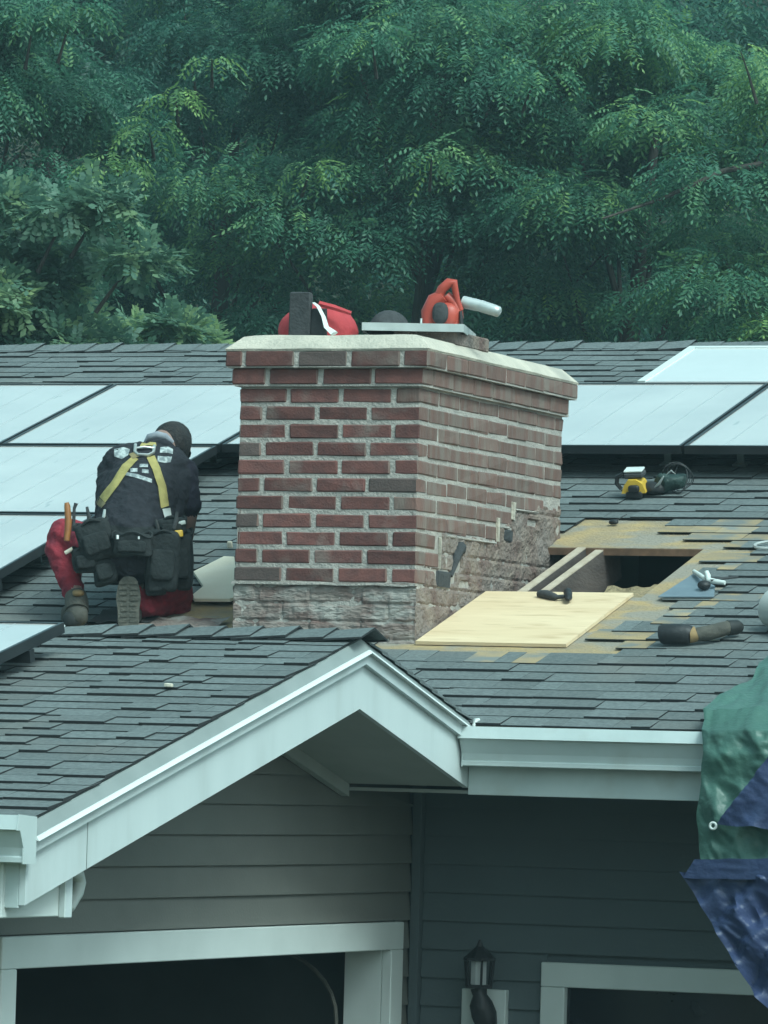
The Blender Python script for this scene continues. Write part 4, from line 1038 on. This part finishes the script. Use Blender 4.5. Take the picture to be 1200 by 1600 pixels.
for p0, p1, r0, r1, sq, k, mat in prims:
    V, F = capsule(p0, p1, r0, r1, sq, k); tmp.add(V, F)
me = bpy.data.meshes.new('body_src'); me.from_pydata(tmp.v, [], tmp.f); me.update()
src = bpy.data.objects.new('body_src', me); col.objects.link(src)
md = src.modifiers.new('r', 'REMESH'); md.mode = 'VOXEL'; md.voxel_size = .0065
md = src.modifiers.new('s', 'SMOOTH'); md.factor = .5; md.iterations = 5
dg = bpy.context.evaluated_depsgraph_get(); dg.update()
body_me = bpy.data.meshes.new_from_object(src.evaluated_get(dg)); body_me.name = 'body'
bpy.data.objects.remove(src)
order_m = ['blackcloth', 'navy', 'red_pants', 'skin', 'hair', 'collar']
body_me.materials.clear()
for k in order_m: body_me.materials.append(MT[k])
nv = len(body_me.vertices); co = np.empty(nv * 3, 'f'); body_me.vertices.foreach_get('co', co); co = co.reshape(-1, 3)
best = np.full(nv, 1e9); who = np.zeros(nv, 'i')
for p0, p1, r0, r1, sq, k, mat in prims:
    ax = np.array(p1 - p0); l2 = max(ax @ ax, 1e-9); t = np.clip(((co - np.array(p0)) @ ax) / l2, 0, 1)
    d = np.linalg.norm(co - np.array(p0) - t[:, None] * ax, axis=1) - (r0 + (r1 - r0) * t)
    mk = d < best; best[mk] = d[mk]; who[mk] = order_m.index(mat)
# folds in the cloth
body_me.calc_loop_triangles()
nrm = np.empty(nv * 3, 'f'); body_me.vertices.foreach_get('normal', nrm); nrm = nrm.reshape(-1, 3)
amp = np.where(np.isin(who, (0, 1, 2)), .007, 0.)
dsp = np.array([noise.noise(Vector((float(q[0]) * 22, float(q[1]) * 22, float(q[2]) * 34))) + .5 * noise.noise(Vector(q.tolist()) * 60) for q in co])
co2 = co + nrm * (amp * dsp)[:, None]
body_me.vertices.foreach_set('co', co2.astype('f').ravel())
pm_i = []
for pgn in body_me.polygons:
    ids = [who[v] for v in pgn.vertices]; pm_i.append(max(set(ids), key=ids.count))
body_me.polygons.foreach_set('material_index', pm_i)
body_me.polygons.foreach_set('use_smooth', [True] * len(body_me.polygons)); body_me.update()
body = link('body', body_me, person)
bvh = BVHTree.FromPolygons([Vector(v) for v in co2.tolist()], [tuple(p_.vertices) for p_ in body_me.polygons])
def on_body(px, py, lift=.004):
    h = bvh.ray_cast(L(px, py, -1.0), FW, 3)[0]
    return h - FW * lift if h else None
def on_body_patch(name, poly, mat, lift=.004, n=10, parent=None, t=.003):
    """conforming patch: quad strip between two polylines of pixels"""
    (A, B_) = poly; V = []; F = []; m_ = 5
    def samp(ln, t_):
        t_ *= len(ln) - 1; i = min(int(t_), len(ln) - 2); f = t_ - i
        return (ln[i][0] + (ln[i + 1][0] - ln[i][0]) * f, ln[i][1] + (ln[i + 1][1] - ln[i][1]) * f)
    lastp = None
    for i in range(n + 1):
        a, c = samp(A, i / n), samp(B_, i / n)
        for j in range(m_):
            f = j / (m_ - 1); q = on_body(a[0] + (c[0] - a[0]) * f, a[1] + (c[1] - a[1]) * f, lift)
            q = q or lastp or L(a[0], a[1], .2); lastp = q; V.append(q)
    for i in range(n):
        for j in range(m_ - 1): F.append((i * m_ + j, i * m_ + j + 1, (i + 1) * m_ + j + 1, (i + 1) * m_ + j))
    k = len(V); V2 = [v + FW * t for v in V]
    F2 = [tuple(k + q for q in f[::-1]) for f in F]
    b = MB(); b.add(V + V2, F + F2 + [(i * m_, (i + 1) * m_, k + (i + 1) * m_, k + i * m_) for i in range(n)] + [(i * m_ + m_ - 1, k + i * m_ + m_ - 1, k + (i + 1) * m_ + m_ - 1, (i + 1) * m_ + m_ - 1) for i in range(n)])
    return b.build(name, mat, parent or person, smooth=True)
# cap and nape
b = MB(); b.sellip(L(261, 690, .50), (RT * .076 + UP * -.014, FW * .092, UP * .086 + RT * .012), 1, 1, 28, 18, jit=.009)
b.v = [v for v in b.v]; b.build('cap', 'hair', person, smooth=True)
b = MB(); b.tube([L(221, 690, .40), L(228, 681, .385), (L(240, 678, .375)), L(252, 681, .375), L(264, 690, .38)], [.012, .020, .022, .021, .012], 9, flat=.8); b.build('collar', 'collar', person, smooth=True)
b = MB(); b.tube([L(218, 700, .36), L(226, 692, .35), L(242, 690, .345), L(258, 694, .35), L(268, 702, .37)], [.012, .018, .020, .018, .012], 9); b.build('shirt_neckband', 'blackcloth', person, smooth=True)
b = MB(); b.sellip(L(262, 705, .60), (RT * .07, FW * .07 + UP * -.04, UP * .008), .8, 1, 18, 6); b.build('cap_brim', 'hair', person, smooth=True)
# shirt print: scattered pale shapes across the shoulder blades
for k, q in enumerate((([(173, 700), (188, 697), (198, 700)], [(174, 712), (186, 716), (196, 710)]), ([(246, 697), (258, 696), (266, 700)], [(246, 706), (258, 706), (266, 708)]), ([(243, 711), (254, 712), (265, 712)], [(243, 720), (254, 722), (263, 721)]),
                       ([(186, 688), (200, 685)], [(186, 692), (200, 690)]), ([(216, 724), (229, 724)], [(216, 729), (229, 729)]), ([(201, 731), (213, 731)], [(202, 737), (213, 737)]), ([(220, 732), (230, 733)], [(220, 738), (231, 739)]), ([(190, 736), (212, 740), (236, 748)], [(190, 741), (212, 746), (236, 754)]))):
    on_body_patch('shirt_print', q, 'print', .0025, 8, body, .001)
# safety harness
har = on_body_patch('harness', ([(203, 712), (188, 725), (172, 752), (152, 776)], [(213, 716), (200, 732), (184, 757), (163, 785)]), 'strap', .010, 24)
on_body_patch('strap', ([(226, 714), (236, 732), (246, 760), (251, 794)], [(238, 710), (248, 730), (258, 758), (263, 790)]), 'strap', .010, 24, har)
on_body_patch('strap_end', ([(150, 776), (145, 786)], [(164, 786), (157, 794)]), 'strap_dull', .011, 6, har)
on_body_patch('strap_tip', ([(253, 795), (257, 809)], [(265, 793), (267, 806)]), 'trim', .012, 6, har)
on_body_patch('strap_upper', ([(216, 690), (226, 687), (238, 688)], [(214, 696), (226, 694), (240, 695)]), 'strap', .010, 8, har)
on_body_patch('keeper', ([(197, 708), (204, 716)], [(209, 704), (214, 712)]), 'strap_dull', .013, 5, har)
b = MB(); rp = [on_body(x, y, .016) for x, y in ((207, 693), (207, 704), (212, 709), (228, 710), (236, 706), (237, 695))]
b.tube([q for q in rp if q], .0065, 7); rp2 = [on_body(x, y, .016) for x, y in ((206, 699), (222, 697), (238, 699))]; b.tube([q for q in rp2 if q], .005, 6); b.build('dorsal_ring', 'steel', har, smooth=True)
# tool belt and pouches
belt = on_body_patch('tool_belt', ([(150, 812), (170, 820), (205, 824), (245, 822), (268, 812)], [(150, 826), (170, 836), (205, 840), (245, 838), (268, 828)]), 'leather', .014, 26, None, .008)
def pouch(px, py, d, w, h, t, mat='leather', tilt=0., name='pouch', e=.32, rim=True):
    c = L(px, py, d); ca, sa = math.cos(tilt), math.sin(tilt); X_, Z_ = RT * ca + UP * sa, UP * ca - RT * sa
    b = MB()
    b.sellip(c - Z_ * h * .08, (X_ * w, FW * t, Z_ * h), e, e, 20, 14, jit=.010)
    o = b.build(name, mat, belt, smooth=True)
    if rim and w > .03:
        b = MB(); b.tube([c + X_ * (w * .98 * math.cos(q)) + FW * (t * .98 * math.sin(q)) + Z_ * (h * .80 + .012 * math.sin(3 * q)) for q in [k * 2 * math.pi / 24 for k in range(25)]], .006, 6, cap=False)
        b.build('pouch_rim', mat, belt, smooth=True)
        b = MB(); b.sellip(c - FW * (t + .004) - Z_ * h * .2, (X_ * w * .72, FW * .012, Z_ * h * .5), .35, .35, 16, 10, jit=.006); b.build('outer_pocket', mat, belt, smooth=True)
    return o
pouch(150, 842, -.02, .066, .080, .045, tilt=.3)
pouch(134, 874, .0, .050, .050, .045, tilt=.15)
pouch(163, 888, .0, .045, .058, .04, tilt=.2)
pouch(208, 850, -.075, .078, .044, .020)
pouch(256, 872, -.01, .062, .118, .045, tilt=-.05)
pouch(286, 870, .08, .034, .120, .05)
pouch(243, 908, .0, .040, .055, .035, tilt=.1)
pouch(268, 822, .04, .055, .032, .045)
for (x0, y0, x1, y1, d_, rr, mt_) in ((140, 822, 136, 792, -.01, .007, 'charcoal'), (160, 815, 164, 796, -.02, .006, 'steel'), (248, 835, 244, 812, -.03, .007, 'boot_dark'), (272, 826, 277, 800, -.02, .008, 'charcoal')):
    b = MB(); b.tube([L(x0, y0, d_), L((x0 + x1) / 2 + 1, (y0 + y1) / 2, d_), L(x1, y1, d_ + .01)], [rr, rr * 1.15, rr * .8], 7); b.build('hand_tool', mt_, belt, smooth=True)
b = MB(); b.tube([L(186, 836, -.11), L(186, 842, -.114)], .006, 6); b.tube([L(219, 838, -.11), L(219, 842, -.112)], .004, 6); b.build('rivet', 'steel', belt)
pouch(280, 834, -.02, .017, .014, .02, 'yellow', name='tape_measure', rim=False); pouch(284, 818, -.0, .013, .008, .012, 'trim', .2, 'clip', rim=False)
b = MB(); b.tube([L(102, 864, -.02), L(114, 857, -.02)], .008, 7); b.build('pouch_tool', 'chip', belt, smooth=True)
hm = thing('belt_hammer', L(106, 840, -.02), 'wooden handled hammer hanging in the worker\'s tool belt', 'hammer')
b = MB(); b.tube([L(104, 785, .0), L(105, 790, .0), L(107, 815, -.01), L(105, 845, -.02)], [.008, .012, .014, .012], 9); b.build('handle', 'orange_wood', hm, smooth=True)
b = MB(); b.tube([L(119, 786, .0), L(116, 795, .0), L(115, 830, -.01)], [.008, .006, .008], 7); b.build('claw', 'charcoal', hm, smooth=True)
# boots
boot = MB(); V = []
def sole_shape(c, xv, yv, nv_, ln, w, t, name, mat, parent):
    pts = []
    for k in range(28):
        th = 2 * math.pi * k / 28; y = math.sin(th) * ln / 2; x = math.copysign(abs(math.cos(th)) ** .6, math.cos(th)) * w / 2
        x *= 1 - .16 * math.exp(-((y + ln * .12) / (ln * .16)) ** 2) - (.12 if y > ln * .2 else 0) * (y / ln)
        pts.append(c + xv * x + yv * y)
    b = MB(); b.prism(pts, nv_ * t); return b.build(name, mat, parent)
bt = MB(); bt.sellip(L(202, 955, .055), (RT * .048, FW * .05, UP * .075), .7, .8, 18, 12); bt.tube([L(206, 915, .05), L(210, 925, .09), L(216, 935, .14)], [.046, .048, .044], 14)
rb = bt.build('boot', 'boot', person, smooth=True)
so = sole_shape(L(201, 944, -.012), RT * 1, (UP + FW * .02).normalized(), FW, .215, .098, .022, 'sole', 'sole', rb)
for k in range(9):
    y = -.085 + k * .021
    b = MB(); c = L(201, 944, -.012) + UP * y; w = .036 - (.006 if 2 <= k <= 4 else 0)
    for s in (-1, 1): b.prism([c + RT * s * w * .15 + UP * -.006, c + RT * s * w + UP * -.006, c + RT * s * w + UP * .006, c + RT * s * w * .15 + UP * .006], -FW * .004)
    b.build('tread', 'sole', rb)
bt = MB(); bt.sellip(L(114, 962, .10), (RT * .045 + FW * .01, FW * .12 - RT * .03, UP * .042), .7, .8, 18, 12); bt.tube([L(119, 955, .05), L(118, 940, .08), L(116, 930, .10)], [.046, .046, .042], 14)
lb = bt.build('boot', 'boot', person, smooth=True)
bt = MB(); bt.sellip(L(114, 968, .02), (RT * .040, FW * .035, UP * .032 + RT * .004), .7, .8, 16, 10); bt.build('heel', 'boot_dark', lb, smooth=True)
bt = MB(); bt.sellip(L(121, 927, .06), (RT * .024, FW * .04, UP * .014), .8, .8, 12, 8); bt.build('boot_cuff', 'tan', lb, smooth=True)

# ------------------------------------------------------------------ trees
def quad_leaf(base, tip, wid, nrm_):
    mid = base * .45 + tip * .55; s = np.cross(tip - base, nrm_); s = s / (np.linalg.norm(s) + 1e-9) * wid / 2
    return [base, mid + s, tip, mid - s]
def spray_compound(rs):
    V = []; npair = 5; Ln = .30
    for k in range(npair + 1):
        s = .12 + .88 * k / npair; p_ = np.array([Ln * s, 0, .04 - .20 * s * s])
        ll = .10 * (1 - .35 * abs(s - .5)); w = .034
        if k == npair:
            V += quad_leaf(p_, p_ + np.array([ll * .9, 0, -.05]), w, np.array([0, 0, 1.]))
        else:
            for sg in (-1, 1):
                d = np.array([.45, sg * .8, -.42 + rs.uniform(-.2, .2)]); d /= np.linalg.norm(d)
                V += quad_leaf(p_, p_ + d * ll, w, np.array([rs.uniform(-.3, .3), -sg * .2, 1.]))
    return np.array(V)
def spray_broad(rs):
    V = []
    for k in range(9):
        s = .1 + .9 * k / 8; sg = 1 if k % 2 else -1
        p_ = np.array([.26 * s, 0, .02 - .05 * s]); d = np.array([.6, sg * .75, rs.uniform(-.35, .1)]); d /= np.linalg.norm(d)
        ll = rs.uniform(.085, .12); V += quad_leaf(p_, p_ + d * ll, ll * .58, np.array([rs.uniform(-.3, .3), rs.uniform(-.3, .3), 1.]))
    return np.array(V)
TPL = {'A': [spray_compound(np.random.default_rng(k)) for k in range(4)], 'B': [spray_broad(np.random.default_rng(k)) for k in range(4)]}
def crown_mesh(name, mat, kind, pos, dirs, scl, tint):
    """one mesh of leaf sprays: pos (n,3), dirs outward (n,3)"""
    n = len(pos); allV = []; allT = []
    x = dirs / np.linalg.norm(dirs, axis=1, keepdims=True)
    up = np.tile([0, 0, 1.], (n, 1)) + RNG.normal(0, .28, (n, 3))
    y = np.cross(up, x); y /= np.linalg.norm(y, axis=1, keepdims=True) + 1e-9; z = np.cross(x, y)
    which = RNG.integers(0, 4, n)
    for k in range(4):
        m_ = which == k; T = TPL[kind][k]
        v = (T[None, :, 0, None] * x[m_][:, None] + T[None, :, 1, None] * y[m_][:, None] + T[None, :, 2, None] * z[m_][:, None]) * scl[m_][:, None, None] + pos[m_][:, None]
        allV.append(v.reshape(-1, 3)); allT.append(np.repeat(tint[m_], T.shape[0]))
    V = np.concatenate(allV).astype('f'); Tn = np.concatenate(allT).astype('f'); nf = len(V) // 4
    me = bpy.data.meshes.new(name); me.vertices.add(len(V)); me.vertices.foreach_set('co', V.ravel())
    me.loops.add(nf * 4); me.loops.foreach_set('vertex_index', np.arange(nf * 4, dtype='i'))
    me.polygons.add(nf); me.polygons.foreach_set('loop_start', np.arange(nf, dtype='i') * 4)
    at = me.attributes.new('tint', 'FLOAT', 'POINT'); at.data.foreach_set('value', Tn)
    me.materials.append(MT[mat]); me.update(calc_edges=True)
    return me
def tree(px, b_, pyc, rad, rz, nsp, kind, mat, label, nclump=34, tint0=.45, scale=1., extra=(), group='trees behind the house', base=None, cr=(.28, .62)):
    """px, pyc: where the crown centre stands as seen from the street; b_ distance; rad, rz crown radii in metres"""
    a = (px - 600) / 8500 * b_; zc = CAM.z + (1219 - pyc) / 8500 * b_
    gz_ = hill_h(b_) if b_ > 54 else GZ
    base = GP(a + RNG.normal(0, .15), b_, gz_); c = GP(a, b_, zc)
    t = thing('tree', base, label, 'tree', group)
    bb = MB(); H = zc + rz * .35 - gz_; pts = []; r0 = .05 + H * .016; ph = RNG.uniform(0, 6)
    for k in range(9):
        s = k / 8; pts.append(base + (Vector((c.x, c.y, gz_)) - base) * s + Vector((math.sin(ph + s * 5) * .28 * s, math.cos(ph + s * 6) * .28 * s, H * s)))
    bb.tube(pts, [r0 * (1.25 - 1.1 * k / 8) + .01 for k in range(9)], 9); bb.build('trunk', 'bark', t, smooth=True)
    cl = []
    for k in range(nclump):
        d = RNG.normal(0, 1, 3); d /= np.linalg.norm(d); r = RNG.uniform(.45, 1.) ** .6
        cl.append((np.array(c) + d * np.array([rad, rad, rz]) * r, RNG.uniform(*cr) * (rad / 2.2) ** .5, np.clip(RNG.normal(tint0, .09), .05, .9)))
    for (ex, ey, er, et) in extra:
        bd = min(b_ - rad * .8, 43.6); q = np.array(GP((ex - 600) / 8500 * bd, bd, CAM.z + (1219 - ey) / 8500 * bd)); cl.append((q, er * .72, et * .86))
    for k, (q, r, _) in enumerate(cl):
        if k % 7 == 0 or k >= nclump:
            s = min(.95, max(.25, (q[2] - gz_) / H * .72)); i0 = s * 8; p0 = pts[int(i0)] + (pts[min(8, int(i0) + 1)] - pts[int(i0)]) * (i0 % 1)
            if k >= nclump: p0 = Vector(q) + (p0 - Vector(q)).normalized() * .45
            mid = (p0 + Vector(q)) / 2 + Vector((0, 0, .12 if k < nclump else .02)); lm = MB(); lm.tube([p0, mid, Vector(q)], [.035, .018, .006] if k < nclump else [.016, .010, .004], 6); lm.build('branch', 'bark', t, smooth=True)
    wts = np.array([r ** 2 for _, r, _ in cl]); cnt = np.maximum(6, (wts / wts.sum() * nsp).astype(int))
    Pn = []; Dn = []; Tn = []
    for (q, r, ti), n_ in zip(cl, cnt):
        d = RNG.normal(0, 1, (n_, 3)); d[:, 2] = np.abs(d[:, 2]) * .8 - .25; d /= np.linalg.norm(d, axis=1, keepdims=True)
        rr = r * RNG.uniform(.35, 1.05, n_) ** .7
        Pn.append(q + d * rr[:, None] * np.array([1.15, 1.15, .8])); o_ = d.copy(); o_[:, 2] = o_[:, 2] * .35 - (.25 if kind == 'A' else .05); o_ += RNG.normal(0, .25 if kind == 'A' else .7, o_.shape); Dn.append(o_)
        Tn.append(np.clip(ti + RNG.normal(0, .13, n_), 0, 1))
    Pn = np.concatenate(Pn); n_ = len(Pn)
    me = crown_mesh('crown', mat, kind, Pn, np.concatenate(Dn), RNG.uniform(.75, 1.2, n_) * scale, np.concatenate(Tn))
    link('crown', me, t)
    return t
tree(-110, 37, 610, 1.42, 1.35, 15000, 'B', 'leafB', 'pale layered broadleaf tree rising at lower left behind the roof', 80, .5, .56, extra=((150, 330, .24, .6), (90, 350, .26, .6), (200, 420, .24, .6)), cr=(.2, .36))
tree(255, 39.5, 640, .5, .72, 2800, 'B', 'leafB', 'small yellow green shrub like tree just above the ridge, left of chimney', 18, .72, .56, cr=(.2, .34))
tree(-70, 45, 300, 1.45, 1.55, 10000, 'A', 'leafA', 'round dark crowned tree at the upper left corner', 44, .42, .64, extra=((90, 30, .3, .62), (30, 40, .3, .6)))
tree(330, 49, 330, 1.7, 2.2, 10500, 'A', 'leafC', 'dark tree with yellow green tips left of the chimney', 50, .45, .64, extra=((255, 160, .20, 1.), (310, 95, .14, .95), (165, 270, .25, .95), (215, 215, .22, .85), (470, 268, .18, 1.)))
tree(640, 47, 260, 2.1, 2.3, 15500, 'A', 'leafA', 'large drooping compound leaved tree behind the chimney', 64, .45, .66, extra=((660, 240, .2, .8), (560, 60, .3, .65), (820, 110, .3, .65)))
tree(985, 46, 330, 1.7, 2.0, 12000, 'A', 'leafA', 'drooping green tree behind the right half of the roof', 52, .50, .66)
tree(1290, 44, 380, 1.5, 1.7, 10000, 'A', 'leafA', 'lighter green tree at the right edge of the photo', 46, .56, .66, extra=((1195, 500, .14, 1.), (1140, 60, .14, .85)))
for k, (px, lab) in enumerate(((60, 'tall dark tree at the back, behind the left roof'), (420, 'tall dark tree at the back, left of centre'), (800, 'tall dark tree at the back, right of centre'), (1180, 'tall dark tree at the back, behind the right edge'), (-150, 'tall dark tree at the back, beyond the left edge'), (1520, 'tall dark tree at the back, beyond the right edge'))):
    tree(px, 56 + (k % 2) * 2.5, 180, 2.3, 3.4, 5200, 'A', 'leafC', lab, 60, .40, 1.05, group='back row of trees')
# one long bare limb crossing the right hand foliage
q0 = GP((930 - 600) / 8500 * 43, 43, CAM.z + (1219 - 330) / 8500 * 43); q1 = GP((1120 - 600) / 8500 * 43, 43.2, CAM.z + (1219 - 245) / 8500 * 43); q2 = GP((1400 - 600) / 8500 * 44, 44, CAM.z + (1219 - 190) / 8500 * 44)
b = MB(); b.tube([q0, (q0 + q1) / 2 + Vector((0, 0, -.03)), q1, q2], [.008, .016, .022, .04], 7)
rt = [o for o in bpy.data.objects if o.name.startswith('tree') and o.get('label', '').startswith('lighter green')][0]
b.build('branch', 'bark', rt, smooth=True)


# ------------------------------------------------------------------ damp summer air
V = [tuple(GP(a, b_, z_)) for z_ in (GZ - 1, 24) for (a, b_) in ((-95, -4), (95, -4), (95, 95), (-95, 95))]
me = bpy.data.meshes.new('haze'); me.from_pydata(V, [], [(0, 3, 2, 1), (4, 5, 6, 7), (0, 1, 5, 4), (1, 2, 6, 5), (2, 3, 7, 6), (3, 0, 4, 7)])
mt = bpy.data.materials.new('haze_air'); mt.use_nodes = True; nd = mt.node_tree.nodes; nd.remove(nd['Principled BSDF'])
pv = nd.new('ShaderNodeVolumePrincipled'); pv.inputs['Color'].default_value = (.70, .92, 1, 1); pv.inputs['Density'].default_value = .0013; pv.inputs['Anisotropy'].default_value = .2
mt.node_tree.links.new(pv.outputs[0], nd['Material Output'].inputs['Volume'])
me.materials.append(mt); hz = bpy.data.objects.new('haze', me); col.objects.link(hz); hz['kind'] = 'stuff'
